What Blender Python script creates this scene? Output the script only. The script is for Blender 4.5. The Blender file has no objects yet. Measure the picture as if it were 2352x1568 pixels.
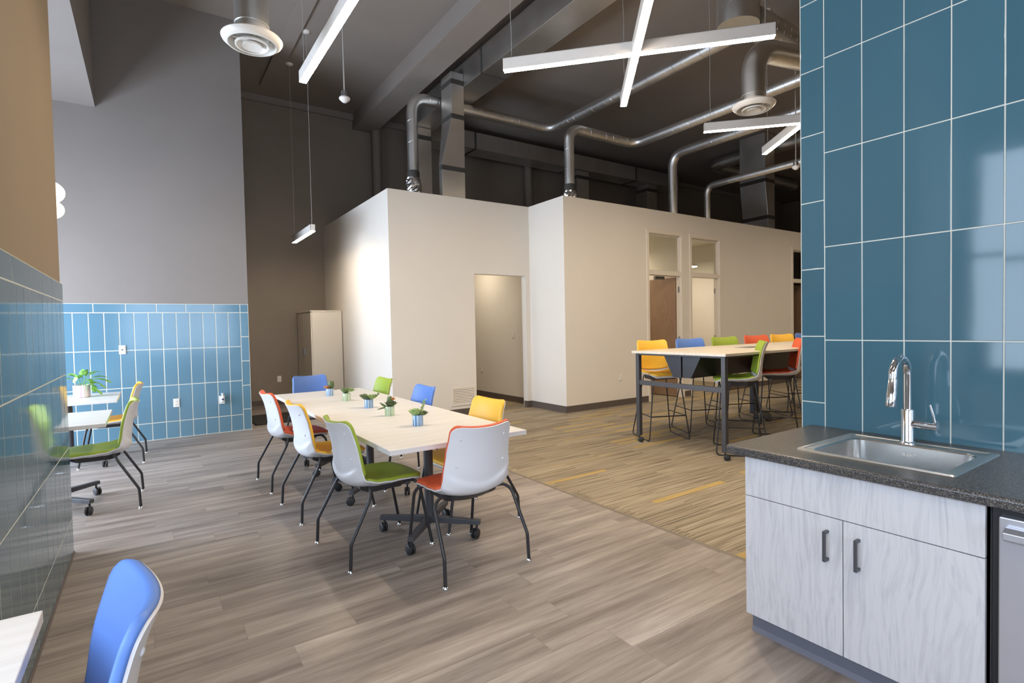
import bpy, bmesh, math, random
from mathutils import Vector, Matrix
random.seed(7)
S = bpy.context.scene
COL = S.collection
PI = math.pi

# ------------------------------------------------------------------ camera
cam_d = bpy.data.cameras.new('camera')
cam = bpy.data.objects.new('camera', cam_d)
COL.objects.link(cam)
cam_d.sensor_width = 36.0
cam_d.lens = 36.0 * 1225.1 / 2352.0
cam_d.clip_start = 0.05
cam_d.clip_end = 100
yaw, pitch, roll = math.radians(34.208), math.radians(-1.587), math.radians(1.1744)
fw = Vector((math.sin(yaw) * math.cos(pitch), math.cos(yaw) * math.cos(pitch), math.sin(pitch)))
rt = Vector((math.cos(yaw), -math.sin(yaw), 0))
dn = fw.cross(rt)
r2 = rt * math.cos(roll) + dn * math.sin(roll)
d2 = dn * math.cos(roll) - rt * math.sin(roll)
mw = Matrix.Identity(4)
for i in range(3):
    mw[i][0], mw[i][1], mw[i][2] = r2[i], -d2[i], -fw[i]
mw[2][3] = 1.43
cam.matrix_world = mw
S.camera = cam

# ------------------------------------------------------------------ world, exposure, daylight
S.view_settings.view_transform = 'Standard'
S.view_settings.look = 'None'
S.view_settings.gamma = 1
S.view_settings.use_curve_mapping = False
S.view_settings.exposure = 0.0
w = bpy.data.worlds.new('world')
S.world = w
w.use_nodes = True
w.node_tree.nodes['Background'].inputs[0].default_value = (.62, .76, 1, 1)
w.node_tree.nodes['Background'].inputs[1].default_value = 0.6

LED_COL = (1.0, .82, .615)
LED_STR = 114.0
DAY = (.70, .82, 1.0)


def window_light(name, loc, target, sx, sz, power, color=DAY):
    l = bpy.data.lights.new(name, 'AREA')
    l.shape = 'RECTANGLE'
    l.size, l.size_y = sx, sz
    l.energy = power
    l.color = color
    o = bpy.data.objects.new(name, l)
    COL.objects.link(o)
    o.location = loc
    o.rotation_euler = (Vector(target) - Vector(loc)).to_track_quat('-Z', 'Y').to_euler()
    return o


# daylight standing in the window openings of the left and front walls
window_light('daylight_alcove', (-3.02, 6.6, 1.55), (0, 6.6, 1.45), 3.3, 2.3, 560)
window_light('daylight_bay', (-1.92, .25, 2.05), (0, .25, 2.05), 3.5, 2.3, 185)
window_light('daylight_front', (0.2, -4.12, 2.2), (0.2, 0, 2.2), 4.4, 2.8, 230)

# ------------------------------------------------------------------ materials
def srgb(r, g, b):
    f = lambda c: (c / 12.92 if c <= .04045 else ((c + .055) / 1.055) ** 2.4)
    return (f(r / 255), f(g / 255), f(b / 255), 1)


class NT:
    def __init__(s, name):
        s.m = bpy.data.materials.new(name)
        s.m.use_nodes = True
        s.t = s.m.node_tree
        s.b = s.t.nodes['Principled BSDF']

    def n(s, typ, **kw):
        nd = s.t.nodes.new(typ)
        for k, v in kw.items():
            if k.startswith('i_'):
                nd.inputs[k[2:].replace('_', ' ')].default_value = v
            else:
                setattr(nd, k, v)
        return nd

    def l(s, a, b):
        s.t.links.new(a, b)

    def coords(s, scale=(1, 1, 1), kind='Object'):
        c = s.n('ShaderNodeTexCoord')
        mp = s.n('ShaderNodeMapping')
        mp.inputs['Scale'].default_value = scale
        s.l(c.outputs[kind], mp.inputs[0])
        return mp.outputs[0]

    def ramp(s, fac, stops):
        r = s.n('ShaderNodeValToRGB')
        e = r.color_ramp.elements
        while len(e) < len(stops):
            e.new(.5)
        for q, (p, c) in zip(e, stops):
            q.position = p
            q.color = c
        s.l(fac, r.inputs[0])
        return r.outputs[0]

    def mix(s, fac, a, b, mode='MIX'):
        m = s.n('ShaderNodeMix', data_type='RGBA', blend_type=mode)
        for sock, v in ((m.inputs[0], fac), (m.inputs[6], a), (m.inputs[7], b)):
            if hasattr(v, 'is_linked'):
                s.l(v, sock)
            else:
                sock.default_value = v
        return m.outputs[2]

    def math(s, op, a, b=0.0):
        m = s.n('ShaderNodeMath', operation=op)
        for sock, v in ((m.inputs[0], a), (m.inputs[1], b)):
            if hasattr(v, 'is_linked'):
                s.l(v, sock)
            else:
                sock.default_value = v
        return m.outputs[0]

    def noise(s, vec, scale, detail=2, dim='3D', rough=.5):
        q = s.n('ShaderNodeTexNoise', noise_dimensions=dim)
        q.inputs['Scale'].default_value = scale
        q.inputs['Detail'].default_value = detail
        q.inputs['Roughness'].default_value = rough
        s.l(vec, q.inputs['Vector'])
        return q.outputs[0]

    def bump(s, h, strength=.1, dist=.01):
        b = s.n('ShaderNodeBump')
        b.inputs['Strength'].default_value = strength
        b.inputs['Distance'].default_value = dist
        s.l(h, b.inputs['Height'])
        s.l(b.outputs[0], s.b.inputs['Normal'])


def plain(name, col, rough=.5, metal=0, var=.04, vscale=6, spec=.5, bump=0, bscale=200):
    q = NT(name)
    v = q.coords()
    n = q.noise(v, vscale, 3)
    d = tuple(c * (1 - var) for c in col[:3]) + (1,)
    e = tuple(min(1, c * (1 + var)) for c in col[:3]) + (1,)
    q.l(q.ramp(n, [(.3, d), (.7, e)]), q.b.inputs['Base Color'])
    q.b.inputs['Roughness'].default_value = rough
    q.b.inputs['Metallic'].default_value = metal
    q.b.inputs['Specular IOR Level'].default_value = spec
    if bump:
        q.bump(q.noise(v, bscale, 2), bump, .002)
    return q.m


M = {}
M['cream_wall'] = plain('cream_wall_paint', srgb(225, 219, 209), .75, var=.012, vscale=2, spec=.25, bump=.06, bscale=160)
M['grey_wall'] = plain('taupe_wall_paint', srgb(138, 131, 126), .75, var=.02, vscale=2, spec=.25, bump=.05, bscale=160)
M['tan_wall'] = plain('tan_wall_paint', srgb(146, 131, 110), .75, var=.02, vscale=2, spec=.25, bump=.05, bscale=160)
M['dark_wall'] = plain('dark_wall_paint', srgb(142, 131, 119), .8, var=.03, vscale=2, spec=.2)
M['ceiling'] = plain('ceiling_paint', srgb(146, 137, 129), .85, var=.03, vscale=1.5, spec=.2)
M['base'] = plain('rubber_base', srgb(92, 82, 76), .5, var=.03)
M['trim'] = plain('white_trim_paint', srgb(228, 219, 205), .45, var=.01)
M['grout'] = plain('tile_grout', srgb(204, 205, 194), .8, var=.03, vscale=20)
M['white_plastic'] = plain('white_plastic', srgb(214, 214, 217), .38, var=.008)
M['plate'] = plain('ivory_cover_plate', srgb(235, 232, 226), .4, var=.005)
M['black'] = plain('black_powder_coat', srgb(42, 41, 43), .38, var=.05)
M['charcoal'] = plain('charcoal_metal', srgb(70, 70, 74), .42, var=.04)
M['black_pl'] = plain('black_plastic', srgb(38, 38, 40), .5, var=.05)
M['steel_glide'] = plain('chrome', (.82, .82, .83, 1), .08, metal=1, var=.01)
M['lamp_body'] = plain('white_enamel', srgb(226, 220, 212), .4, var=.01)
M['diffuser'] = plain('diffuser_enamel', srgb(226, 222, 214), .35, var=.015)
M['cable'] = plain('grey_cable', srgb(176, 170, 164), .5, var=.03)
M['tape'] = plain('duct_sealant', srgb(66, 63, 58), .8, var=.1, vscale=30)
M['cabinet_white'] = plain('almond_metal', srgb(214, 207, 194), .4, var=.01)
M['cab_dark'] = plain('near_black', srgb(34, 34, 36), .6, var=.05)  # even near-black for grille backing, jack, dishwasher body and kick plate
M['toe'] = plain('grey_vinyl_kick', srgb(104, 106, 118), .45, var=.03)
M['mat'] = plain('black_mat', srgb(36, 34, 33), .8, var=.1, vscale=60)
M['soil'] = plain('potting_soil', srgb(46, 36, 28), .95, var=.3, vscale=80)
M['navy'] = plain('navy_label', srgb(38, 40, 96), .5, var=.02)
M['hinge'] = plain('steel_hinge', srgb(150, 150, 152), .35, metal=.9, var=.03)
M['tread'] = plain('seam_strip', srgb(122, 112, 98), .5, var=.03)


def upholstery(name, c):
    q = NT(name)
    v = q.coords()
    n = q.noise(v, 5, 2)
    d = tuple(x * .95 for x in c[:3]) + (1,)
    q.l(q.ramp(n, [(.3, d), (.7, c)]), q.b.inputs['Base Color'])
    q.b.inputs['Roughness'].default_value = .46
    q.b.inputs['Specular IOR Level'].default_value = .45
    q.bump(q.noise(v, 700, 2), .08, .001)
    return q.m


PAD = {'orange': upholstery('orange_vinyl', srgb(216, 94, 56)),
       'yellow': upholstery('yellow_vinyl', srgb(240, 186, 62)),
       'green': upholstery('green_vinyl', srgb(148, 168, 56)),
       'blue': upholstery('blue_vinyl', srgb(88, 126, 196))}


def galvanised():
    q = NT('galvanised_steel')
    v = q.coords()
    vo = q.n('ShaderNodeTexVoronoi')
    vo.inputs['Scale'].default_value = 26
    q.l(v, vo.inputs['Vector'])
    n = q.noise(v, 2, 2)
    c1 = q.ramp(n, [(.3, (.72, .71, .69, 1)), (.7, (.82, .81, .78, 1))])
    q.l(q.mix(.03, c1, vo.outputs['Color'], 'OVERLAY'), q.b.inputs['Base Color'])
    q.b.inputs['Metallic'].default_value = 1
    q.l(q.ramp(n, [(.3, (.36, .36, .36, 1)), (.7, (.44, .44, .44, 1))]), q.b.inputs['Roughness'])
    return q.m


M['galv'] = galvanised()
M['foil'] = plain('crumpled_foil', (.75, .74, .72, 1), .22, metal=1, var=.15, vscale=60, bump=.8, bscale=90)


def brushed():
    q = NT('brushed_stainless')
    v = q.coords((1, 60, 60))
    n = q.noise(v, 4, 3)
    q.l(q.ramp(n, [(.3, (.58, .57, .55, 1)), (.7, (.68, .67, .65, 1))]), q.b.inputs['Base Color'])
    q.b.inputs['Metallic'].default_value = 1
    q.b.inputs['Roughness'].default_value = .22
    q.b.inputs['Anisotropic'].default_value = .4
    return q.m


M['stainless'] = brushed()
M['stainless_rim'] = plain('satin_stainless', (.66, .65, .62, 1), .36, metal=1, var=.02, vscale=10)
M['appliance'] = plain('appliance_stainless', srgb(196, 198, 206), .34, metal=.75, var=.02, vscale=3)


def emission(name, c, s):
    m = bpy.data.materials.new(name)
    m.use_nodes = True
    b = m.node_tree.nodes['Principled BSDF']
    b.inputs['Base Color'].default_value = (.9, .88, .85, 1)
    b.inputs['Emission Color'].default_value = (*c, 1)
    b.inputs['Emission Strength'].default_value = s
    return m


M['led'] = emission('led_lens', LED_COL, LED_STR)
M['pendant_glow'] = emission('glowing_opal_glass', (1, .84, .74), .95)
M['bulb'] = emission('small_lamp_glow', (1, .9, .74), 14)


def tile_mat(name, base, light, rough=.07):
    q = NT(name)
    v = q.coords()
    n = q.noise(v, 2.2, 2)
    inf = q.n('ShaderNodeNewGeometry')
    r = q.math('MULTIPLY', inf.outputs['Random Per Island'], .5)
    f = q.math('ADD', r, q.math('MULTIPLY', n, .5))
    q.l(q.ramp(f, [(.2, base), (.8, light)]), q.b.inputs['Base Color'])
    q.b.inputs['Roughness'].default_value = rough
    q.b.inputs['Specular IOR Level'].default_value = .55
    q.bump(q.noise(v, 6, 1), .06, .004)
    return q.m


M['tile'] = tile_mat('blue_glazed_tile', srgb(63, 97, 111), srgb(69, 104, 118))
M['tile_back'] = tile_mat('sky_blue_glazed_tile', srgb(90, 127, 147), srgb(98, 135, 155), .12)


def wood_floor():
    q = NT('grey_plank_vinyl')
    c = q.coords()
    sx = q.n('ShaderNodeSeparateXYZ')
    q.l(c, sx.inputs[0])
    PW, PL = .182, 1.22
    yr = q.math('DIVIDE', sx.outputs[1], PW)
    row = q.math('FLOOR', yr)
    wn = q.n('ShaderNodeTexWhiteNoise', noise_dimensions='1D')
    q.l(row, wn.inputs['W'])
    xr = q.math('ADD', q.math('DIVIDE', sx.outputs[0], PL), q.math('MULTIPLY', wn.outputs['Value'], 7.0))
    colm = q.math('FLOOR', xr)
    cid = q.n('ShaderNodeCombineXYZ')
    q.l(row, cid.inputs[0])
    q.l(colm, cid.inputs[1])
    wn2 = q.n('ShaderNodeTexWhiteNoise', noise_dimensions='2D')
    q.l(cid.outputs[0], wn2.inputs['Vector'])
    plank = wn2.outputs['Value']
    fy = q.math('FRACT', yr)
    fx = q.math('FRACT', xr)
    ey = q.math('MULTIPLY', q.math('MINIMUM', fy, q.math('SUBTRACT', 1.0, fy)), PW)
    ex = q.math('MULTIPLY', q.math('MINIMUM', fx, q.math('SUBTRACT', 1.0, fx)), PL)
    joint = q.math('LESS_THAN', q.math('MINIMUM', ex, ey), .0011)
    cx = q.n('ShaderNodeCombineXYZ')
    q.l(q.math('MULTIPLY', sx.outputs[0], .55), cx.inputs[0])
    q.l(q.math('MULTIPLY', sx.outputs[1], 7.0), cx.inputs[1])
    q.l(q.math('MULTIPLY', plank, 40.0), cx.inputs[2])
    g1 = q.noise(cx.outputs[0], 1.7, 5, rough=.66)
    cx2 = q.n('ShaderNodeCombineXYZ')
    q.l(q.math('MULTIPLY', sx.outputs[0], 2.0), cx2.inputs[0])
    q.l(q.math('MULTIPLY', sx.outputs[1], 60.0), cx2.inputs[1])
    q.l(q.math('MULTIPLY', plank, 17.0), cx2.inputs[2])
    g2 = q.noise(cx2.outputs[0], 2.0, 4)
    col = q.ramp(g1, [(.28, srgb(102, 92, 86)), (.44, srgb(140, 131, 124)), (.58, srgb(165, 156, 148)), (.76, srgb(196, 189, 181))])
    col = q.mix(q.math('MULTIPLY', g2, .38), col, srgb(104, 94, 88), 'MIX')
    tone = q.ramp(plank, [(0, (.88, .86, .85, 1)), (1, (1.06, 1.05, 1.04, 1))])
    col = q.mix(1.0, col, tone, 'MULTIPLY')
    col = q.mix(q.math('MULTIPLY', joint, .45), col, srgb(84, 76, 70))
    q.l(col, q.b.inputs['Base Color'])
    q.b.inputs['Roughness'].default_value = .42
    q.b.inputs['Specular IOR Level'].default_value = .4
    q.bump(g2, .06, .002)
    return q.m


M['wood_floor'] = wood_floor()


def carpet():
    q = NT('striped_carpet_plank')
    c = q.coords()
    br = q.n('ShaderNodeTexBrick', offset=.41, offset_frequency=2)
    for k, v in (('Scale', 1), ('Brick Width', .92), ('Row Height', .062), ('Mortar Size', 0.0)):
        br.inputs[k].default_value = v
    br.inputs['Color1'].default_value = (0, 0, 0, 1)
    br.inputs['Color2'].default_value = (1, 1, 1, 1)
    q.l(c, br.inputs['Vector'])
    bw = q.n('ShaderNodeRGBToBW')
    q.l(br.outputs['Color'], bw.inputs[0])
    br2 = q.n('ShaderNodeTexBrick', offset=.5, offset_frequency=2)
    for k, v in (('Scale', 1), ('Brick Width', 1.0), ('Row Height', .25), ('Mortar Size', 0.0)):
        br2.inputs[k].default_value = v
    br2.inputs['Color1'].default_value = (0, 0, 0, 1)
    br2.inputs['Color2'].default_value = (1, 1, 1, 1)
    q.l(c, br2.inputs['Vector'])
    b2 = q.n('ShaderNodeRGBToBW')
    q.l(br2.outputs['Color'], b2.inputs[0])
    sx = q.n('ShaderNodeSeparateXYZ')
    q.l(c, sx.inputs[0])
    cx = q.n('ShaderNodeCombineXYZ')
    q.l(q.math('MULTIPLY', sx.outputs[0], .8), cx.inputs[0])
    q.l(q.math('MULTIPLY', sx.outputs[1], 46.0), cx.inputs[1])
    q.l(q.math('MULTIPLY', b2.outputs[0], 30.0), cx.inputs[2])
    ln = q.noise(cx.outputs[0], 1.6, 3)
    base = q.ramp(ln, [(.36, srgb(118, 108, 92)), (.48, srgb(156, 145, 126)), (.60, srgb(180, 169, 149)), (.70, srgb(134, 124, 107))])
    tone = q.ramp(b2.outputs[0], [(0, (.84, .83, .84, 1)), (1, (1.05, 1.04, 1.02, 1))])
    base = q.mix(1.0, base, tone, 'MULTIPLY')
    yel = q.ramp(bw.outputs[0], [(.925, (0, 0, 0, 1)), (.93, (1, 1, 1, 1))])
    fuzz = q.noise(c, 160, 2)
    f = q.math('MULTIPLY', yel, q.ramp(q.noise(cx.outputs[0], 2.3, 2), [(.35, (.25, .25, .25, 1)), (.55, (.95, .95, .95, 1))]))
    base = q.mix(f, base, srgb(196, 166, 98))
    base = q.mix(q.math('MULTIPLY', fuzz, .28), base, srgb(92, 80, 66))
    q.l(base, q.b.inputs['Base Color'])
    q.b.inputs['Roughness'].default_value = .95
    q.b.inputs['Specular IOR Level'].default_value = .1
    q.bump(fuzz, .25, .004)
    return q.m


M['carpet'] = carpet()


def laminate(name, light, dark, along='X', rough=.42):
    q = NT(name)
    sc = {'X': (1.2, 22, 22), 'Z': (42, 42, 1.5)}[along]
    v = q.coords(sc)
    if along == 'Z':
        # meandering cathedral grain
        wv = q.n('ShaderNodeVectorMath', operation='MULTIPLY_ADD')
        nz = q.n('ShaderNodeTexNoise')
        nz.inputs['Scale'].default_value = 1.0
        nz.inputs['Detail'].default_value = 1
        q.l(q.coords((5, 5, 2.2)), nz.inputs['Vector'])
        q.l(nz.outputs['Color'], wv.inputs[0])
        wv.inputs[1].default_value = (5, 5, .6)
        q.l(v, wv.inputs[2])
        v = wv.outputs[0]
    n = q.noise(v, 1.5, 5, rough=.6)
    n2 = q.noise(q.coords(tuple(x * 4 for x in sc)), 2, 3)
    c = q.ramp(n, [(.3, dark), (.55, light), (.75, light)])
    q.l(q.mix(q.math('MULTIPLY', n2, .2), c, dark), q.b.inputs['Base Color'])
    q.b.inputs['Roughness'].default_value = rough
    return q.m


M['tabletop'] = laminate('pale_wood_laminate', srgb(217, 216, 213), srgb(206, 203, 198), 'X', .42)
M['tabletop_bar'] = laminate('pale_bar_laminate', srgb(222, 213, 198), srgb(206, 195, 176), 'X', .4)
M['cab_wood'] = laminate('pale_ash_laminate', srgb(202, 202, 204), srgb(180, 180, 184), 'Z', .42)
M['door_wood'] = laminate('brown_door_veneer', srgb(160, 132, 110), srgb(138, 112, 92), 'Z', .45)


def granite():
    q = NT('speckled_laminate')
    c = q.coords()
    n1 = q.noise(c, 290, 2)
    n2 = q.noise(c, 160, 3)
    a = q.ramp(n1, [(.40, srgb(38, 39, 42)), (.52, srgb(74, 72, 70)), (.66, srgb(146, 138, 126))])
    q.l(q.mix(q.math('MULTIPLY', n2, .7), a, srgb(54, 54, 56)), q.b.inputs['Base Color'])
    q.b.inputs['Roughness'].default_value = .3
    return q.m


M['granite'] = granite()


def striped_pot(name, cols, seed):
    q = NT(name)
    c = q.coords()
    sx = q.n('ShaderNodeSeparateXYZ')
    q.l(c, sx.inputs[0])
    a = q.math('ARCTAN2', sx.outputs[1], sx.outputs[0])
    cx = q.n('ShaderNodeCombineXYZ')
    q.l(q.math('MULTIPLY', a, 4.4), cx.inputs[0])
    cx.inputs[1].default_value = seed
    n = q.noise(cx.outputs[0], 1.7, 3)
    st = [(.26 + i * .48 / (len(cols) - 1), k) for i, k in enumerate(cols)]
    r = q.n('ShaderNodeValToRGB')
    r.color_ramp.interpolation = 'CONSTANT'
    e = r.color_ramp.elements
    while len(e) < len(st):
        e.new(.5)
    for z, (p, k) in zip(e, st):
        z.position = p
        z.color = k
    q.l(n, r.inputs[0])
    q.l(r.outputs[0], q.b.inputs['Base Color'])
    q.b.inputs['Roughness'].default_value = .15
    return q.m


BL = [srgb(58, 92, 150), srgb(92, 140, 204), srgb(214, 228, 226), srgb(110, 156, 214), srgb(72, 110, 130), srgb(122, 168, 222), srgb(196, 206, 160), srgb(96, 140, 206)]
GR = [srgb(96, 120, 40), srgb(196, 222, 190), srgb(150, 180, 60), srgb(214, 230, 214), srgb(70, 92, 40), srgb(206, 226, 200), srgb(214, 150, 60), srgb(128, 166, 56)]
PK = [srgb(230, 180, 190), srgb(246, 240, 240), srgb(226, 150, 170), srgb(250, 246, 244), srgb(120, 140, 200), srgb(246, 236, 236), srgb(236, 200, 120), srgb(240, 220, 226)]
M['pot_blue'] = striped_pot('blue_striped_glaze', BL, 1.3)
M['pot_green'] = striped_pot('green_striped_glaze', GR, 4.1)
M['pot_pink'] = striped_pot('pink_striped_glaze', PK, 8.1)


def leafmat(name, a, b):
    q = NT(name)
    g = q.n('ShaderNodeNewGeometry')
    q.l(q.ramp(g.outputs['Random Per Island'], [(0, a), (1, b)]), q.b.inputs['Base Color'])
    q.b.inputs['Roughness'].default_value = .42
    return q.m


M['leaf'] = leafmat('succulent_leaf', srgb(74, 98, 58), srgb(130, 150, 92))
M['leaf_light'] = leafmat('pale_succulent_leaf', srgb(120, 156, 92), srgb(176, 190, 128))
M['leaf_dark'] = leafmat('dark_succulent_leaf', srgb(60, 78, 48), srgb(96, 112, 66))
M['leaf_rust'] = leafmat('rust_succulent_leaf', srgb(176, 110, 60), srgb(196, 140, 84))
M['leaf_pothos'] = leafmat('bright_trailing_leaf', srgb(92, 160, 66), srgb(160, 210, 110))

glass = NT('clear_glass')
glass.b.inputs['Base Color'].default_value = (.93, .97, .94, 1)
glass.b.inputs['Transmission Weight'].default_value = 1
glass.b.inputs['Roughness'].default_value = .0
glass.b.inputs['IOR'].default_value = 1.2
M['glass'] = glass.m


# ------------------------------------------------------------------ mesh helpers
class MB:
    def __init__(s):
        s.v, s.f, s.sm, s.mi = [], [], [], []

    def add(s, vs, fs, smooth=False, mi=0):
        o = len(s.v)
        s.v += [tuple(p) for p in vs]
        for f in fs:
            s.f.append([i + o for i in f])
            s.sm.append(smooth)
            s.mi.append(mi)
        return s

    def box(s, a, b, mi=0, rot=None):
        x0, y0, z0 = a
        x1, y1, z1 = b
        v = [(x0, y0, z0), (x1, y0, z0), (x1, y1, z0), (x0, y1, z0), (x0, y0, z1), (x1, y0, z1), (x1, y1, z1), (x0, y1, z1)]
        if rot is not None:
            v = [tuple(rot @ Vector(p)) for p in v]
        return s.add(v, [(3, 2, 1, 0), (4, 5, 6, 7), (0, 1, 5, 4), (1, 2, 6, 5), (2, 3, 7, 6), (3, 0, 4, 7)], False, mi)

    def prism(s, poly, p0, axis, mi=0):
        """poly: list of 3D points (planar), extruded by vector axis"""
        n = len(poly)
        a = [Vector(p) + Vector(p0) for p in poly]
        b = [p + Vector(axis) for p in a]
        fs = [tuple(range(n))[::-1], tuple(range(n, 2 * n))]
        fs += [(i, (i + 1) % n, n + (i + 1) % n, n + i) for i in range(n)]
        return s.add(a + b, fs, False, mi)

    def lathe(s, prof, c=(0, 0, 0), seg=24, rot=None, mi=0):
        vs, fs = [], []
        c = Vector(c)
        for r, z in prof:
            for k in range(seg):
                t = 2 * PI * k / seg
                p = Vector((r * math.cos(t), r * math.sin(t), z))
                if rot is not None:
                    p = rot @ p
                vs.append(p + c)
        m = len(prof)
        for i in range(m - 1):
            for k in range(seg):
                k2 = (k + 1) % seg
                fs.append((i * seg + k, i * seg + k2, (i + 1) * seg + k2, (i + 1) * seg + k))
        if prof[0][0] > 1e-6:
            fs.append(tuple(range(seg))[::-1])
        if prof[-1][0] > 1e-6:
            fs.append(tuple((m - 1) * seg + k for k in range(seg)))
        return s.add(vs, fs, True, mi)

    def tube(s, pts, r, seg=10, mi=0, caps=True, closed=False):
        pts = [Vector(p) for p in pts]
        n = len(pts)
        rs = r if isinstance(r, (list, tuple)) else [r] * n
        tang = []
        for i in range(n):
            if closed:
                t = pts[(i + 1) % n] - pts[i - 1]
            else:
                t = pts[min(i + 1, n - 1)] - pts[max(i - 1, 0)]
            tang.append(t.normalized() if t.length > 1e-9 else Vector((0, 0, 1)))
        ref = Vector((0, 0, 1)) if abs(tang[0].z) < .9 else Vector((1, 0, 0))
        u = tang[0].cross(ref).normalized()
        vs, fs = [], []
        for i in range(n):
            u = (u - tang[i] * u.dot(tang[i])).normalized()
            w_ = tang[i].cross(u)
            for k in range(seg):
                a = 2 * PI * k / seg
                vs.append(pts[i] + (u * math.cos(a) + w_ * math.sin(a)) * rs[i])
        m = n if closed else n - 1
        for i in range(m):
            j = (i + 1) % n
            for k in range(seg):
                k2 = (k + 1) % seg
                fs.append((i * seg + k, i * seg + k2, j * seg + k2, j * seg + k))
        if caps and not closed:
            fs.append(tuple(range(seg))[::-1])
            fs.append(tuple((n - 1) * seg + k for k in range(seg)))
        return s.add(vs, fs, True, mi)

    def sphere(s, c, r, seg=12, rings=8, sc=(1, 1, 1), mi=0):
        prof = []
        vs, fs = [], []
        for i in range(rings + 1):
            p = PI * i / rings
            for k in range(seg):
                t = 2 * PI * k / seg
                vs.append((c[0] + r * sc[0] * math.sin(p) * math.cos(t), c[1] + r * sc[1] * math.sin(p) * math.sin(t), c[2] - r * sc[2] * math.cos(p)))
        for i in range(rings):
            for k in range(seg):
                k2 = (k + 1) % seg
                fs.append((i * seg + k, i * seg + k2, (i + 1) * seg + k2, (i + 1) * seg + k))
        return s.add(vs, fs, True, mi)

    def mesh(s, name, mats, sharp=True):
        me = bpy.data.meshes.new(name)
        me.from_pydata(s.v, [], s.f)
        me.polygons.foreach_set('use_smooth', s.sm)
        me.polygons.foreach_set('material_index', s.mi)
        for m in (mats if isinstance(mats, (list, tuple)) else [mats]):
            me.materials.append(m)
        bm = bmesh.new()
        bm.from_mesh(me)
        bmesh.ops.remove_doubles(bm, verts=bm.verts, dist=1e-6)
        bmesh.ops.recalc_face_normals(bm, faces=bm.faces)
        for e in bm.edges:
            if sharp and len(e.link_faces) == 2 and e.calc_face_angle(0) > .85:
                e.smooth = False
        bm.to_mesh(me)
        bm.free()
        me.update()
        return me

    def build(s, name, mats, parent=None, loc=None, bevel=0, bseg=2):
        me = s.mesh(name, mats)
        o = bpy.data.objects.new(name, me)
        COL.objects.link(o)
        if parent is not None:
            o.parent = parent
        if loc is not None:
            o.location = loc
        if bevel:
            b = o.modifiers.new('bevel', 'BEVEL')
            b.width = bevel
            b.segments = bseg
            b.limit_method = 'ANGLE'
            b.angle_limit = math.radians(40)
        return o


def fillet(pts, r, n=5):
    pts = [Vector(p) for p in pts]
    out = [pts[0]]
    for i in range(1, len(pts) - 1):
        a, b, c = pts[i - 1], pts[i], pts[i + 1]
        rr = r[i] if isinstance(r, dict) and i in r else (r if not isinstance(r, dict) else .02)
        d1, d2_ = (a - b), (c - b)
        l = min(rr, d1.length * .49, d2_.length * .49)
        p, q = b + d1.normalized() * l, b + d2_.normalized() * l
        for k in range(n + 1):
            t = k / n
            out.append(p * (1 - t) ** 2 + b * 2 * t * (1 - t) + q * t * t)
    out.append(pts[-1])
    return out


def tag(o, label, cat, group=None, kind=None):
    o['label'] = label
    o['category'] = cat
    if group:
        o['group'] = group
    if kind:
        o['kind'] = kind
    return o


def thing(name, label, cat, loc=(0, 0, 0), rz=0, group=None):
    o = bpy.data.objects.new(name, None)
    o.empty_display_size = .1
    COL.objects.link(o)
    o.location = loc
    o.rotation_euler = (0, 0, rz)
    return tag(o, label, cat, group)


def struct(o):
    o['kind'] = 'structure'
    return o


def part_label(o, t):
    o['label'] = t
    return o


def facing(fx, fy):
    return math.atan2(-fx, fy)


def wall(name, axis, pos, thick, a0, a1, z0, z1, mat, openings=()):
    """axis 'X': wall plane at x=pos (extends pos..pos+thick), runs along Y a0..a1.  axis 'Y' likewise."""
    mb = MB()
    ops = sorted(openings)
    cuts = [a0]
    for o in ops:
        cuts += [o[0], o[1]]
    cuts.append(a1)

    def bx(p, q, zz0, zz1):
        if q - p < 1e-5 or zz1 - zz0 < 1e-5:
            return
        lo, hi = min(pos, pos + thick), max(pos, pos + thick)
        if axis == 'X':
            mb.box((lo, p, zz0), (hi, q, zz1))
        else:
            mb.box((p, lo, zz0), (q, hi, zz1))
    for i in range(0, len(cuts) - 1, 2):
        bx(cuts[i], cuts[i + 1], z0, z1)
    for o in ops:
        bx(o[0], o[1], z0, o[2])
        bx(o[0], o[1], o[3], z1)
    return struct(mb.build(name, mat))


# ------------------------------------------------------------------ room shell
CZ = 5.92            # ceiling height
SEAM = 2.915         # plank / carpet seam
WT = 3.53            # top of the cream office walls
f = MB()
f.box((-3.3, -4.6, -.06), (SEAM, 11.6, 0))
floor_w = struct(f.build('floor', M['wood_floor']))
f = MB()
f.box((SEAM, -4.6, -.06), (20.6, 11.6, .0))
struct(f.build('floor_carpet', M['carpet']))
f = MB()
f.prism([(-.016, 0, 0), (.016, 0, 0), (.010, 0, .005), (-.010, 0, .005)], (SEAM, -4.2, 0), (0, 11.8, 0))
struct(f.build('trim_seam', M['tread']))
f = MB()
f.box((-3.3, -4.6, CZ), (20.6, 11.6, CZ + .15))
struct(f.build('ceiling', M['ceiling']))

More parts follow.
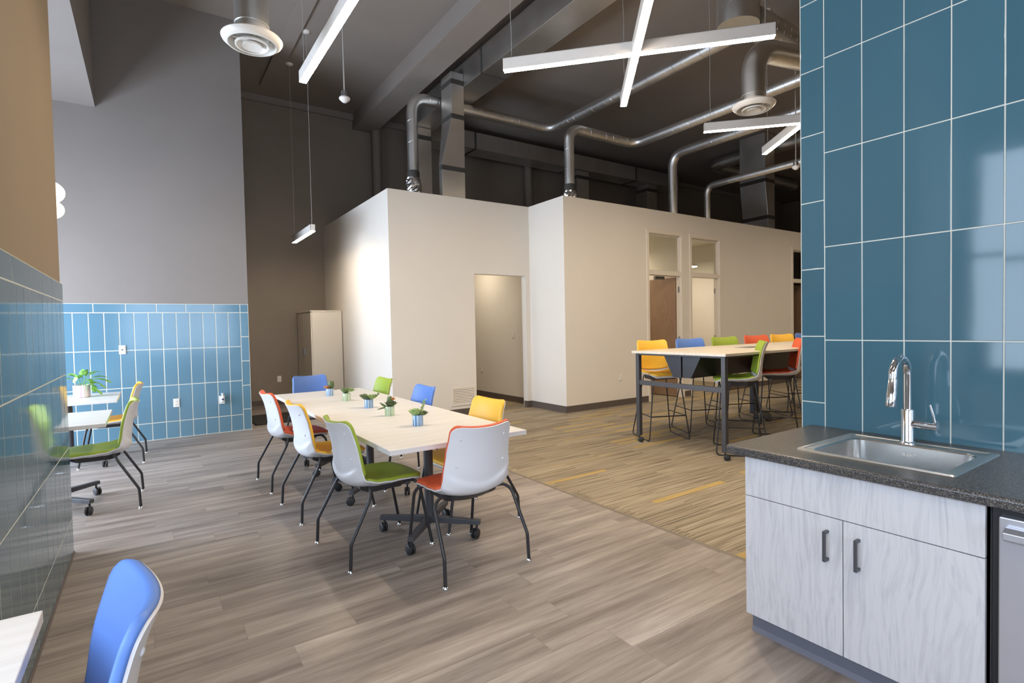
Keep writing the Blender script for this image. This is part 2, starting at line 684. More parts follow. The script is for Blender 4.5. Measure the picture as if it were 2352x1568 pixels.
wall('wall_north', 'Y', 11.166, .3, -3.2, 20.5, 0, CZ, M['dark_wall'])
wall('wall_east', 'X', 20.3, .3, -4.4, 11.4, 0, CZ, M['dark_wall'])
wall('wall_south', 'Y', -4.0, -.25, -3.2, 20.5, 0, CZ, M['tan_wall'], [(-2.0, 2.4, .8, 3.6)])
wall('wall_west', 'X', -2.9, -.25, -4.2, 11.4, 0, CZ, M['grey_wall'], [(4.95, 8.25, .4, 2.7)])
wall('wall_bay', 'X', -1.8, -.2, -4.0, 2.15, 0, CZ, M['grey_wall'], [(-1.5, 2.05, .85, 3.3)])
wall('wall_return', 'Y', 2.15, .14, -2.9, -.63, 0, CZ, M['grey_wall'])
wall('wall_back', 'Y', 8.653, .16, -2.9, 1.215, 0, CZ, M['grey_wall'])
wall('wall_left', 'X', -.467, -.16, 2.15, 4.51, 0, CZ, M['tan_wall'])
wall('wall_right', 'X', 2.975, .16, -4.0, 1.53, 0, CZ, M['tan_wall'])

# window frames with mullions
def window_frame(n, axis, pos, a0, a1, z0, z1, nx, nz):
    mb = MB()
    t = .05
    def bar(p0, p1, q0, q1):
        if axis == 'X':
            mb.box((pos - .05, p0, q0), (pos + .03, p1, q1))
        else:
            mb.box((p0, pos - .05, q0), (p1, pos + .03, q1))
    for i in range(nx + 1):
        c = a0 + (a1 - a0) * i / nx
        bar(max(a0, c - t / 2), min(a1, c + t / 2), z0, z1)
    for i in range(nz + 1):
        c = z0 + (z1 - z0) * i / nz
        bar(a0, a1, max(z0, c - t / 2), min(z1, c + t / 2))
    return struct(mb.build('window_%d' % n, M['trim']))


window_frame(1, 'X', -2.97, 4.95, 8.25, .4, 2.7, 4, 2)
window_frame(2, 'X', -1.87, -1.5, 2.05, .85, 3.3, 4, 2)
window_frame(3, 'Y', -4.06, -2.0, 2.4, .8, 3.6, 4, 2)

# drywall bulkhead over the alcove, ceiling beam, shallow ceiling fin
f = MB()
f.box((-2.9, 2.29, 4.34), (-.476, 8.653, CZ))
struct(f.build('trim_bulkhead', M['grey_wall']))
f = MB()
f.box((3.66, -2, 5.62), (4.12, 11.166, CZ))
struct(f.build('trim_beam', M['ceiling']))
f = MB()
f.box((1.80, -2, 5.875), (2.02, 10.6, CZ))
struct(f.build('trim_fin', M['ceiling']))
f = MB()
f.box((-.4, 11.10, 5.80), (20, 11.166, CZ))
struct(f.build('trim_ledge', M['ceiling']))

# cream office block
OF = M['cream_wall']
T = .12
Y1, Y3, X1, X3 = 7.632, 6.681, 3.0, 5.595
wall('wall_office_side', 'X', X1, T, Y1 + T, 11.166, 0, WT, OF)
wall('wall_office_left', 'Y', Y1, T, X1, X3, 0, WT, OF, [(4.46, 5.50, 0, 2.315)])
wall('wall_office_jog', 'X', X3, T, Y3 + T, Y1 + T, 0, WT, OF)
DO = [(7.605, 8.51), (8.83, 9.72), (12.58, 13.5)]
wall('wall_office_front', 'Y', Y3, T, X3, 18.5, 0, WT, OF, [(a, b, 0, 3.105) for a, b in DO])
wall('wall_hall', 'X', 5.70, T, Y1 + T, 11.166, 0, 3.3, OF)
wall('wall_partition_left', 'X', 7.42, .1, Y3 + T, 9.9, 0, 3.3, OF)
wall('wall_partition_middle', 'X', 8.64, .1, Y3 + T, 9.9, 0, 3.3, OF)
wall('wall_partition_right', 'X', 11.2, .1, Y3 + T, 9.9, 0, 3.3, OF)
wall('wall_office_rear', 'Y', 9.9, .1, 5.82, 18.5, 0, 3.3, OF)
wall('wall_office_end', 'X', 18.4, .1, Y3 + T, 9.9, 0, 3.3, OF)
f = MB()
f.box((X1 + T, Y1 + T, 3.3), (18.5, 11.166, 3.38))
f.box((X3 + T, Y3 + T, 3.3), (18.5, Y1 + T, 3.38))
struct(f.build('ceiling_office', M['cream_wall']))


def baseboard(name, pts, h=.112, t=.012):
    """pts: polyline in plan, board thickens to the right-hand side of travel"""
    mb = MB()
    for (x0, y0), (x1, y1) in zip(pts[:-1], pts[1:]):
        d = Vector((x1 - x0, y1 - y0, 0)).normalized()
        n = Vector((d.y, -d.x, 0))
        a, b = Vector((x0, y0, 0)), Vector((x1, y1, 0)) + d * t * 0
        prof = [Vector((0, 0, 0)) + n * .0, n * t * 1.5, n * t + Vector((0, 0, .012)), n * t + Vector((0, 0, h)), Vector((0, 0, h))]
        mb.prism([tuple(p) for p in prof], a - d * 0, tuple(b - a))
    return struct(mb.build(name, M['base']))


baseboard('baseboard_side', [(X1, 11.166), (X1, Y1)])
baseboard('baseboard_left', [(X1, Y1), (4.46, Y1)])
baseboard('baseboard_jog', [(5.50, Y1 + .09), (5.50, Y1 - .0), (X3, Y1), (X3, Y3), (7.545, Y3)])
baseboard('baseboard_front', [(8.57, Y3), (8.77, Y3)])
baseboard('baseboard_right', [(9.79, Y3), (12.5, Y3)])
baseboard('baseboard_hall', [(5.70, 11.1), (5.70, Y1 + T)])
baseboard('baseboard_north', [(-.5, 11.166), (X1, 11.166)])


# door frames with transoms
def door_frame(n, a, b):
    e = bpy.data.objects.new('door_%d' % n, None)
    COL.objects.link(e)
    e.location = (a, Y3, 0)
    struct(e)
    wd = b - a
    mb = MB()
    c = .062
    for (p, q, z0, z1) in ((-c, 0, 0, 3.105 + c), (wd, wd + c, 0, 3.105 + c), (0, wd, 3.105, 3.105 + c)):
        mb.box((p, -.014, z0), (q, .002, z1))
    mb.box((0, -.012, 2.335), (wd, T + .01, 2.41))
    # jamb linings and the glazing / door stops
    mb.box((0, 0, 0), (.012, T, 3.105))
    mb.box((wd - .012, 0, 0), (wd, T, 3.105))
    mb.box((0, 0, 3.093), (wd, T, 3.105))
    for z0, z1, yy in ((2.41, 3.093, .045), ):
        mb.box((.012, yy, z0), (.034, yy + .02, z1))
        mb.box((wd - .034, yy, z0), (wd - .012, yy + .02, z1))
        mb.box((.012, yy, z0), (wd - .012, yy + .02, z0 + .022))
        mb.box((.012, yy, z1 - .022), (wd - .012, yy + .02, z1))
    mb.box((wd - .05, .05, 0), (wd - .012, .075, 2.335))
    mb.box((.012, .05, 0), (.03, .075, 2.335))
    mb.build('door_frame', M['trim'], e, bevel=.002, bseg=1)
    g = MB()
    g.box((.03, .052, 2.43), (wd - .03, .057, 3.075))
    g.build('transom_pane', M['glass'], e)
    return e


d1 = door_frame(1, *DO[0])
d2 = door_frame(2, *DO[1])
d3 = door_frame(3, *DO[2])


def leaf(parent, x, swing=0.0):
    lf = bpy.data.objects.new('door_leaf', None)
    COL.objects.link(lf)
    lf.parent = parent
    lf.location = (x, .085, 0)
    lf.rotation_euler = (0, 0, swing)
    mb = MB()
    mb.box((-.044, .0, .012), (0, .88, 2.318))
    sl = mb.build('door_panel', M['door_wood'], lf, bevel=.002)
    for z in (.25, 1.12, 2.08):
        h = MB()
        h.box((-.012, -.055, z - .055), (.052, .004, z + .055))
        h.tube([(.004, -.012, z - .06), (.004, -.012, z + .06)], .009, 8)
        h.build('hinge', M['hinge'], lf)
    hd = MB()
    hd.tube(fillet([(-.044, .80, 1.0), (-.09, .80, 1.0), (-.09, .69, 1.0)], .02), .009, 8)
    hd.lathe([(.0, 0), (.03, 0), (.03, .008), (0, .012)], (-.044, .80, 1.0), 14, Matrix.Rotation(-PI / 2, 3, 'Y'))
    hd.build('door_handle', M['hinge'], lf)
    return lf


leaf(d1, .885)
leaf(d3, .895)
# the second office door stands open against the wall inside: only its hinge stile shows at the jamb
h = MB()
for z in (.25, 1.12, 2.08):
    h.box((.83, .06, z - .05), (.868, .085, z + .05))
h.build('hinge', M['hinge'], d2)
c = MB()
c.box((.30, .10, 2.27), (.55, .15, 2.325))
c.tube(fillet([(.42, .12, 2.28), (.52, .35, 2.30), (.70, .40, 2.30)], .02), .008, 6)
c.build('door_closer', M['hinge'], d1)

# ------------------------------------------------------------------ tile claddings
def tiles(name, mats, rects, to3, normal, parent, depth=.004, gap=.0055, tilt=1.0):
    """rects in (u0,v0,u1,v1) wall coordinates; each tile a slightly tilted slab proud of the grout"""
    mb = MB()
    N = Vector(normal)
    for (u0, v0, u1, v1) in rects:
        g = gap / 2
        a = [(u0 + g, v0 + g), (u1 - g, v0 + g), (u1 - g, v1 - g), (u0 + g, v1 - g)]
        tu, tv = tilt * random.uniform(-.0009, .0009), tilt * random.uniform(-.0012, .0012)
        base = [Vector(to3(*p)) for p in a]
        e = .0012
        b = [(u0 + g + e, v0 + g + e), (u1 - g - e, v0 + g + e), (u1 - g - e, v1 - g - e), (u0 + g + e, v1 - g - e)]
        sg = [(-1, -1), (1, -1), (1, 1), (-1, 1)]
        mid = [Vector(to3(*p)) + N * (depth - e * .7) for p in a]
        top = [Vector(to3(*p)) + N * (depth + s_[0] * tu + s_[1] * tv) for p, s_ in zip(b, sg)]
        vs = base + mid + top
        fs = [(8, 9, 10, 11)]
        for i in range(4):
            j = (i + 1) % 4
            fs += [(i, j, 4 + j, 4 + i), (4 + i, 4 + j, 8 + j, 8 + i)]
        mb.add(vs, fs)
    return struct(mb.build(name, mats, parent))


# right wall: full height field with a turned border along its free end
GX = 2.975
f = MB()
f.box((GX - .006, -4.0, .10), (GX, 1.532, CZ))
struct(f.build('wall_right_grout', M['grout'])) if False else None
rg = struct(f.build('trim_grout_right', M['grout']))
rects = []
zr = [.10, .34, .83] + [1.325 + .492 * k for k in range(-0, 10)]
zr = [.10, .342, .833, 1.325, 1.817, 2.309, 2.801, 3.293, 3.785, 4.277, 4.769, 5.261, 5.753, CZ]
yc = [1.408 - .1795 * k for k in range(0, 30)] + [-4.0]
for i in range(len(zr) - 1):
    for k in range(len(yc) - 1):
        rects.append((yc[k + 1], zr[i], yc[k], zr[i + 1]))
zb = [.10, .277, .633, .989, 1.345, 1.706, 2.064, 2.421, 2.761, 3.12, 3.48, 3.84, 4.2, 4.56, 4.92, 5.28, 5.64, CZ]
for i in range(len(zb) - 1):
    rects.append((1.408, zb[i], 1.53, zb[i + 1]))
tiles('trim_tile_right', M['tile'], rects, lambda u, v: (GX - .004, u, v), (-1, 0, 0), None)

# alcove back wall: wainscot
GY = 8.653
f = MB()
f.box((-2.9, GY - .006, 0), (1.213, GY, 1.838))
struct(f.build('trim_grout_back', M['grout']))
rects = []
zz = [0, .231, .727, 1.222, 1.717]
xc = [1.103 - .158 * k for k in range(0, 26)]
for i in range(4):
    for k in range(len(xc) - 1):
        rects.append((xc[k + 1], zz[i], xc[k], zz[i + 1]))
xt = [1.103 - .3373 * k for k in range(0, 13)]
for k in range(len(xt) - 1):
    rects.append((xt[k + 1], 1.717, xt[k], 1.836))
rects.append((1.103, 1.717, 1.211, 1.836))
zb = [0, .305, .655, 1.011, 1.364, 1.717]
for i in range(5):
    rects.append((1.103, zb[i], 1.211, zb[i + 1]))
tiles('trim_tile_back', M['tile_back'], rects, lambda u, v: (u, GY - .004, v), (0, -1, 0), None, gap=.011, tilt=.6)
f = MB()
f.box((-2.9, GY - .017, -.0), (1.214, GY - .005, .006))
struct(f.build('trim_edge_back', M['grout']))

# left pier: wainscot facing the room
LX = -.467
f = MB()
f.box((LX, 2.15, .0), (LX + .010, 4.515, 1.768))
struct(f.build('trim_grout_left', M['grout']))
rects = []
zz = [.0, .228, .702, 1.178, 1.655]
yc = [4.523 - .1665 * k for k in range(0, 15)] + [2.15]
for i in range(4):
    for k in range(len(yc) - 1):
        rects.append((yc[k + 1], zz[i], yc[k], zz[i + 1]))
yt = [4.523, 4.07, 3.711, 3.341, 2.974, 2.6, 2.15]
for k in range(len(yt) - 1):
    rects.append((yt[k + 1], 1.655, yt[k], 1.768))
tiles('trim_tile_left', M['tile'], rects, lambda u, v: (LX + .0085, u, v), (1, 0, 0), None, depth=.0022, gap=.006, tilt=.25)
f = MB()
f.prism([(-.006, 0, 0), (.008, 0, 0), (.006, 0, .004), (.001, 0, .012), (-.006, 0, .012)], (LX + .0105, 2.15, 0), (0, 2.375, 0))
struct(f.build('trim_edge_left', M['base']))

# ------------------------------------------------------------------ chairs and stools
PROF = [(.258, .440), (.245, .458), (.20, .466), (.12, .466), (.02, .458), (-.08, .452), (-.15, .457), (-.196, .477),
        (-.219, .513), (-.229, .56), (-.235, .62), (-.243, .685), (-.256, .75), (-.275, .810), (-.297, .858)]


def catmull(P, n):
    P = [Vector((p[0], p[1])) for p in P]
    out = []
    m = len(P) - 1
    for i in range(m):
        p0, p1, p2, p3 = P[max(i - 1, 0)], P[i], P[i + 1], P[min(i + 2, m)]
        k = 8
        for j in range(k):
            t = j / k
            out.append(.5 * ((2 * p1) + (p2 - p0) * t + (2 * p0 - 5 * p1 + 4 * p2 - p3) * t * t + (3 * p1 - p0 - 3 * p2 + p3) * t ** 3))
    out.append(P[-1])
    # resample by arc length
    L = [0]
    for a, b in zip(out[:-1], out[1:]):
        L.append(L[-1] + (b - a).length)
    res = []
    j = 0
    for i in range(n + 1):
        s = L[-1] * i / n
        while j < len(L) - 2 and L[j + 1] < s:
            j += 1
        t = (s - L[j]) / max(1e-9, L[j + 1] - L[j])
        res.append(out[j].lerp(out[j + 1], t))
    return res, L[-1]


NV = 44
CURVE, CLEN = catmull(PROF, NV)


def lerp_tab(tab, x):
    for (a, va), (b, vb) in zip(tab[:-1], tab[1:]):
        if x <= b:
            t = max(0, (x - a) / (b - a))
            t = t * t * (3 - 2 * t)
            return va + (vb - va) * t
    return tab[-1][1]


# half width, and how far the edges come forward, by arc length along the profile
HW = [(0, .208), (.12, .222), (.30, .230), (.48, .234), (.58, .228), (.70, .216), (.80, .206), (.90, .204)]
CC = [(0, -.012), (.12, .002), (.22, .012), (.32, .026), (.42, .046), (.52, .056), (.64, .050), (.78, .046), (.90, .050)]


def surf(s, u):
    """point and normal (towards the sitter) at arc length s, width coordinate u in -1..1"""
    x = s / CLEN * NV
    i = min(NV - 1, max(0, int(x)))
    t = x - i
    p = CURVE[i].lerp(CURVE[i + 1], t)
    a, b = CURVE[max(0, i - 1)], CURVE[min(NV, i + 2)]
    tg = (b - a).normalized()
    n = Vector((tg.y, -tg.x))      # profile runs front to top: normal towards the sitter
    hw = lerp_tab(HW, s)
    c = lerp_tab(CC, s)
    return p, n, hw, c


def normal_in(s):
    p, n, hw, c = surf(s, 0)
    return n


def sheet(s0, s1, off_in, off_out, rows, cols, r0, r1, inset=0.0, puff=0.0, lip=False, rim=.014):
    """closed shell between two offsets of the chair surface, with rounded corners (r0 at the start, r1 at the end)"""
    mb = MB()
    top, bot = [], []
    for i in range(rows + 1):
        v = i / rows
        v = .5 - .5 * math.cos(PI * v) if puff else v
        s = s0 + (s1 - s0) * v
        hw0 = lerp_tab(HW, s) - inset
        d0, d1_ = s - s0, s1 - s
        hw = hw0
        if d0 < r0:
            hw = min(hw, hw0 - r0 + math.sqrt(max(0, r0 * r0 - (r0 - d0) ** 2)))
        if d1_ < r1:
            hw = min(hw, hw0 - r1 + math.sqrt(max(0, r1 * r1 - (r1 - d1_) ** 2)))
        p, n, H, c = surf(s, 0)
        rt_, rb_ = [], []
        for k in range(cols + 1):
            q = -1 + 2 * k / cols
            if puff:
                q = math.sin(q * PI / 2)
            x = q * hw
            u = x / H
            ec = c * abs(u) ** 2
            # edge roll-off so cushions have soft rims
            ed = min(1, min((1 - abs(q)) * hw, d0, d1_) / rim) if puff else 1
            oi = off_in - puff * (1 - math.sqrt(max(0, 1 - (1 - ed) ** 2))) if puff else off_in
            oo = off_out
            if lip:
                # the moulded lower bowl stands proud of the back
                z = p.y
                k1 = 1 / (1 + math.exp((z - .518 - .075 * u * u) / .006)) if s > .40 else 1.0
                fade = max(0.0, min(1.0, (1 - abs(u)) / .22))
                oo = off_out - .016 * k1 * fade
            P_ = p + n * (ec + oi)
            Q_ = p + n * (ec + oo)
            rt_.append((x, P_.x, P_.y))
            rb_.append((x, Q_.x, Q_.y))
        top.append(rt_)
        bot.append(rb_)
    W = cols + 1
    vs = [q for r in top for q in r] + [q for r in bot for q in r]
    o = (rows + 1) * W
    fs = []
    for i in range(rows):
        for k in range(cols):
            a = i * W + k
            fs.append((a, a + 1, a + W + 1, a + W))
            fs.append((o + a, o + a + W, o + a + W + 1, o + a + 1))
    for i in range(rows):
        a, b = i * W, i * W + cols
        fs.append((a, a + W, o + a + W, o + a))
        fs.append((b, o + b, o + b + W, b + W))
    for k in range(cols):
        a = k
        fs.append((a, o + a, o + a + 1, a + 1))
        a = rows * W + k
        fs.append((a, a + 1, o + a + 1, o + a))
    mb.add(vs, fs, True)
    return mb


def screw_mb(s, u):
    mb = MB()
    p, n, H, c = surf(s, u)
    ec = c * abs(u) ** 2
    q = p + n * (ec - .005)
    d = Vector((0, n.x, n.y))
    rot = (-d).to_track_quat('Z', 'Y').to_matrix()
    mb.lathe([(.0092, -.002), (.0092, .0025), (.006, .005), (0, .0055)], (u * H, q.x, q.y), 10, rot)
    return mb


SHELL = sheet(0, CLEN, .002, -.006, 110, 30, .075, .055, lip=True).mesh('shell', M['white_plastic'])
SEAT = sheet(.008, .430, .022, .001, 30, 20, .07, .05, inset=.006, puff=.016).mesh('seat_pad', PAD['orange'], False)
S_B0 = .490
BACK = sheet(S_B0, CLEN + .003, .027, .001, 30, 24, .05, .055, inset=-.001, puff=.019).mesh('back_pad', PAD['orange'], False)
PADS = {}
for k, m in PAD.items():
    a, b = SEAT.copy(), BACK.copy()
    a.materials[0] = m
    b.materials[0] = m
    PADS[k] = (a, b)
SCREWS = [screw_mb(s, u).mesh('screw', M['white_plastic']) for s in (CLEN - .075, CLEN - .235) for u in (-.72, .72)]


def pan_mb(z0):
    """black seat support under the shell: follows the seat and turns up at the back"""
    mb = MB()
    rows = []
    n = 14
    for i in range(n + 1):
        s = .09 + (.43 - .09) * i / n
        p, nn, H, c = surf(s, 0)
        r = []
        for k in range(9):
            q = -1 + k / 4
            x = q * (.175 if 2 < i < n - 2 else .15)
            e = c * abs(x / H) ** 2
            r.append((x, (p + nn * (e - .013)).x, (p + nn * (e - .013)).y, q))
        rows.append(r)
    vs, fs = [], []
    for r in rows:
        for x, y, z, q in r:
            vs.append((x, y, z))
    for i, r in enumerate(rows):
        for x, y, z, q in r:
            e = min(i, len(rows) - 1 - i) / 3
            vs.append((x * .95, y, min(z, .452) - z0 * min(1, .35 + e)))
    W = 9
    o = len(rows) * W
    for i in range(len(rows) - 1):
        for k in range(W - 1):
            a = i * W + k
            fs += [(a, a + 1, a + W + 1, a + W), (o + a, o + a + W, o + a + W + 1, o + a + 1)]
        a, b = i * W, i * W + W - 1
        fs += [(a, a + W, o + a + W, o + a), (b, o + b, o + b + W, b + W)]
    for k in range(W - 1):
        fs.append((k, o + k, o + k + 1, k + 1))
        a = (len(rows) - 1) * W + k
        fs.append((a, a + 1, o + a + 1, o + a))
    mb.add(vs, fs, True)
    return mb


PAN = pan_mb(.042).mesh('seat_pan', M['black'])
PAN2 = pan_mb(.055).mesh('seat_pan', M['black'])


def leg_meshes():
    out = []
    for sx in (-1, 1):
        rear = fillet([(sx * .10, -.09, .432), (sx * .225, -.125, .452), (sx * .272, -.145, .415), (sx * .288, -.282, .165), (sx * .290, -.290, .012)],
                      {1: .06, 2: .035, 3: .016}, 6)
        front = fillet([(sx * .10, .13, .432), (sx * .195, .195, .440), (sx * .222, .215, .40), (sx * .236, .290, .012)], {1: .05, 2: .05}, 6)
        for path, foot in ((rear, (sx * .290, -.290)), (front, (sx * .236, .290))):
            a = MB().tube(path, .0105, 10).mesh('leg', M['black'])
            g = MB().lathe([(0, 0), (.017, 0), (.018, .004), (.013, .012), (.0085, .016), (.0085, .02), (0, .02)], (foot[0], foot[1], 0), 14).mesh('glide', M['steel_glide'])
            out.append((a, g))
    return out


LEGS = leg_meshes()


def child(name, me, parent, loc=(0, 0, 0)):
    o = bpy.data.objects.new(name, me)
    COL.objects.link(o)
    o.parent = parent
    o.location = loc
    return o


def upper(root, color, dz=0.0, pan=None):
    sh = child('shell', SHELL, root, (0, 0, dz))
    part_label(sh, 'white plastic shell')
    a = child('seat_pad', PADS[color][0], root, (0, 0, dz))
    b = child('back_pad', PADS[color][1], root, (0, 0, dz))
    part_label(a, color + ' seat pad')
    part_label(b, color + ' back pad')
    for s_ in SCREWS:
        child('screw', s_, sh)
    child('seat_pan', pan or PAN, root, (0, 0, dz))


def chair(color, label, x, y, fx, fy, group):
    r = thing('side_chair', label, 'chair', (x, y, 0), facing(fx, fy), group)
    upper(r, color)
    for a, g in LEGS:
        l = child('leg', a, r)
        child('glide', g, l)
    return r


GT = 'chairs around the long dining table'
chair('orange', 'orange and white chair at the near end of the long table, back to us', 1.577, 2.905, -.035, 1, GT)
chair('green', 'green and white chair, nearest on the left side of the long table', 1.203, 3.425, 1, .075, GT)
chair('yellow', 'yellow and white chair in the middle of the long table left side', 1.165, 4.41, 1, .04, GT)
chair('orange', 'orange and white chair, farthest on the left side of the long table', 1.13, 5.37, 1, .04, GT)
chair('blue', 'blue backed chair at the far end of the long table', 1.65, 6.68, .06, -1, GT)
chair('green', 'green backed chair, farthest on the right side of the long table', 1.975, 5.86, -1, -.03, GT)
chair('blue', 'blue backed chair in the middle of the long table right side', 1.965, 4.75, -1, -.03, GT)
chair('yellow', 'yellow backed chair, nearest on the right side of the long table', 1.945, 3.535, -1, -.06, GT)
GA = 'chairs at the small alcove tables'
chair('green', 'green and white chair at the nearer small table in the alcove', -.385, 5.63, -1, .02, GA)
chair('yellow', 'yellow and white chair at the farther alcove table by the tiled wall', -.37, 7.51, -1, .04, GA)
chair('blue', 'blue padded chair back cut off at the bottom left corner of the photo', -.295, 1.42, -.99, -.085, None)


# bar stools: wire sled bases
def stool_meshes():
    z = .775
    out = {'sled': []}
    for sx in (-1, 1):
        p = fillet([(sx * .15, -.15, z), (sx * .262, -.275, .006), (sx * .262, .255, .006), (sx * .17, .19, z)], {1: .05, 2: .05}, 6)
        a = MB().tube(p, .0075, 8)
        out['sled'].append(a.mesh('sled_leg', M['black']))
    fr = MB()
    zf = .30
    t = zf / z
    f0 = Vector((.262, .255, .006)).lerp(Vector((.17, .19, z)), t)
    r0 = Vector((.262, -.275, .006)).lerp(Vector((.15, -.15, z)), t)
    fr.tube(fillet([(-r0.x, r0.y, zf), (-f0.x, f0.y, zf), (f0.x, f0.y, zf), (r0.x, r0.y, zf)], .012, 3), .007, 8)
    out['foot'] = fr.mesh('footrest', M['black'])
    return out


ST = stool_meshes()
SDZ = .345


def stool(color, label, x, y, fx, fy, group):
    r = thing('bar_stool', label, 'stool', (x, y, 0), facing(fx, fy), group)
    upper(r, color, SDZ, PAN2)
    for m in ST['sled']:
        child('sled_leg', m, r)
    child('footrest', ST['foot'], r)
    return r


GB, GF = 'bar stools along the far side of the high table', 'bar stools along the near side of the high table'
FX, FY = -.42, -.91
stool('yellow', 'yellow bar stool, first from the left behind the high table', 5.30, 4.50, FX, FY, GB)
stool('blue', 'blue bar stool, second from the left behind the high table', 6.07, 4.50, FX, FY, GB)
stool('green', 'green bar stool, third from the left behind the high table', 6.86, 4.50, FX, FY, GB)
stool('orange', 'orange bar stool, fourth from the left behind the high table', 7.76, 4.55, FX, FY, GB)
stool('yellow', 'yellow bar stool, fifth from the left behind the high table', 8.50, 4.55, FX, FY, GB)
stool('blue', 'blue bar stool, last behind the high table before the tiled wall', 9.28, 4.55, FX, FY, GB)
stool('green', 'green bar stool seen from the side in front of the high table', 5.37, 3.46, -.62, .78, GF)
stool('orange', 'orange bar stool in front of the high table, half behind the tiled wall', 6.27, 3.52, -.62, .78, GF)


# ------------------------------------------------------------------ tables
def caster(parent, x, y, ang, r=.034, top=.088):
    mb = MB()
    R_ = Matrix.Rotation(ang, 3, 'Z')
    ry = Matrix.Rotation(PI / 2, 3, 'Y')
    c = Vector((x, y, r))
    off = R_ @ Vector((0, -.018, 0))
    for sx in (-1, 1):
        q = c + off + R_ @ Vector((sx * .013, 0, 0))
        mb.lathe([(0, -.010), (r * .75, -.010), (r * .97, -.006), (r, 0), (r * .97, .006), (r * .75, .010), (0, .010)], q, 20, R_ @ ry)
    o = mb.build('caster_wheel', M['black_pl'], parent)
    h = MB()
    h.tube([(x, y, r + .01), (x, y, top)], .008, 8)
    h.box((-.012, -.03, r - .005), (.012, .012, r + .022), rot=None) if False else None
    pts = [(-.011, -.034, r - .004), (.011, -.034, r - .004), (.011, .014, r + .028), (-.011, .014, r + .028)]
    h.tube([c + off, (x, y, r + .03)], .010, 8)
    h.build('caster_stem', M['black_pl'], o)
    return o


def ped_base(parent, cx, cy, half, top, name_pole='pole', dz=0.737 - .032, angs=None):
    p = MB()
    p.lathe([(.032, .10), (.032, dz)], (cx, cy, 0), 24)
    p.build(name_pole, M['charcoal'], parent)
    pl = MB()
    pl.box((cx - .17, cy - .17, dz - .006), (cx + .17, cy + .17, dz))
    pl.lathe([(.05, dz - .03), (.07, dz - .006)], (cx, cy, 0), 20)
    pl.build('mounting_plate', M['charcoal'], parent)
    for sx, sy in ((1, 1), (-1, 1), (1, -1), (-1, -1)):
        a = math.atan2(sy, sx)
        R_ = Matrix.Rotation(a, 3, 'Z')
        l = half * math.sqrt(2)
        mb = MB()
        pts = [(.0, -.019, .098), (.0, .019, .098), (.0, .019, .140), (.0, -.019, .140)]
        v = [R_ @ Vector(q) + Vector((cx, cy, 0)) for q in [(.02, -.022, .092), (.02, .022, .092), (.02, .022, .138), (.02, -.022, .138),
                                                           (l, -.020, .092), (l, .020, .092), (l, .020, .122), (l, -.020, .122)]]
        mb.add(v, [(0, 1, 2, 3), (7, 6, 5, 4), (0, 4, 5, 1), (1, 5, 6, 2), (2, 6, 7, 3), (3, 7, 4, 0)])
        arm = mb.build('base_arm', M['charcoal'], parent, bevel=.003)
        q = R_ @ Vector((l - .025, 0, 0)) + Vector((cx, cy, 0))
        caster(arm, q.x, q.y, a + random.uniform(-.9, .9))


def top_box(parent, x0, x1, y0, y1, z, t, mat):
    mb = MB()
    mb.box((x0, y0, z - t), (x1, y1, z))
    return mb.build('tabletop', mat, parent, bevel=.0025)


TX, TY = 1.593, 4.60
t = thing('dining_table', 'long white laminate dining table on rolling pedestal bases', 'table', (TX, TY, 0))
top_box(t, 1.112 - TX, 2.072 - TX, 2.895 - TY, 6.30 - TY, .737, .031, M['tabletop'])
for cy in (3.365, 4.55, 5.62):
    ped_base(t, 1.567 - TX, cy - TY, .255, .737)

for nm, y0, y1, lab in (('a', 5.25, 6.20, 'small square white table nearest in the alcove, beside the tiled pier'),
                        ('b', 7.09, 8.08, 'small square white table farther in the alcove, holding the trailing plant')):
    cx, cy = -.305 - .45, (y0 + y1) / 2
    t = thing('cafe_table', lab, 'table', (cx, cy, 0), 0, 'small square alcove tables')
    top_box(t, -.45, .45, y0 - cy, y1 - cy, .737, .031, M['tabletop'])
    ped_base(t, 0.0, 0.0, .335, .737)
t = thing('cafe_table', 'corner of a small white table at the bottom left edge of the photo', 'table', (-.695, 1.305, 0))
top_box(t, -.45, .45, -.475, .475, .737, .031, M['tabletop'])
ped_base(t, 0, 0, .30, .737)

# high table
HX, HY = 7.3, 3.89
t = thing('high_table', 'long counter height table with pale top and dark steel frame', 'table', (HX, HY, 0))
x0, x1, y0, y1 = 4.83 - HX, 9.9 - HX, 3.255 - HY, 4.53 - HY
HZ = 1.108
mb = MB()
mb.box((x0, y0, HZ - .028), (x1, y1, HZ))
mb.build('tabletop', M['tabletop_bar'], t, bevel=.002)
gm = MB()
gm.box((6.30 - HX - .19, -.10, HZ - .002), (6.30 - HX + .19, .10, HZ + .0025))
part_label(gm.build('power_cover', M['hinge'], t, bevel=.001, bseg=1), 'metal power flap set into the tabletop')
hz0 = HZ - .028
for ex in (x0 + .035, x1 - .085):
    for ly in (y0 + .03, y1 - .08):
        l = MB()
        l.box((ex, ly, .085), (ex + .05, ly + .05, hz0))
        o = l.build('leg', M['charcoal'], t, bevel=.003)
        caster(o, ex + .025, ly + .025, .5, .032, .09)
    r = MB()
    r.box((ex + .005, y0 + .08, .70), (ex + .045, y1 - .08, .755))
    r.build('end_rail', M['charcoal'], t, bevel=.003)
    r = MB()
    r.box((ex + .005, y0 + .08, hz0 - .022), (ex + .045, y1 - .08, hz0))
    r.build('top_rail', M['charcoal'], t, bevel=.003)
for ly in (y0 + .045, y1 - .065):
    r = MB()
    r.box((x0 + .085, ly, hz0 - .02), (x1 - .085, ly + .02, hz0))
    r.build('side_rail', M['charcoal'], t)
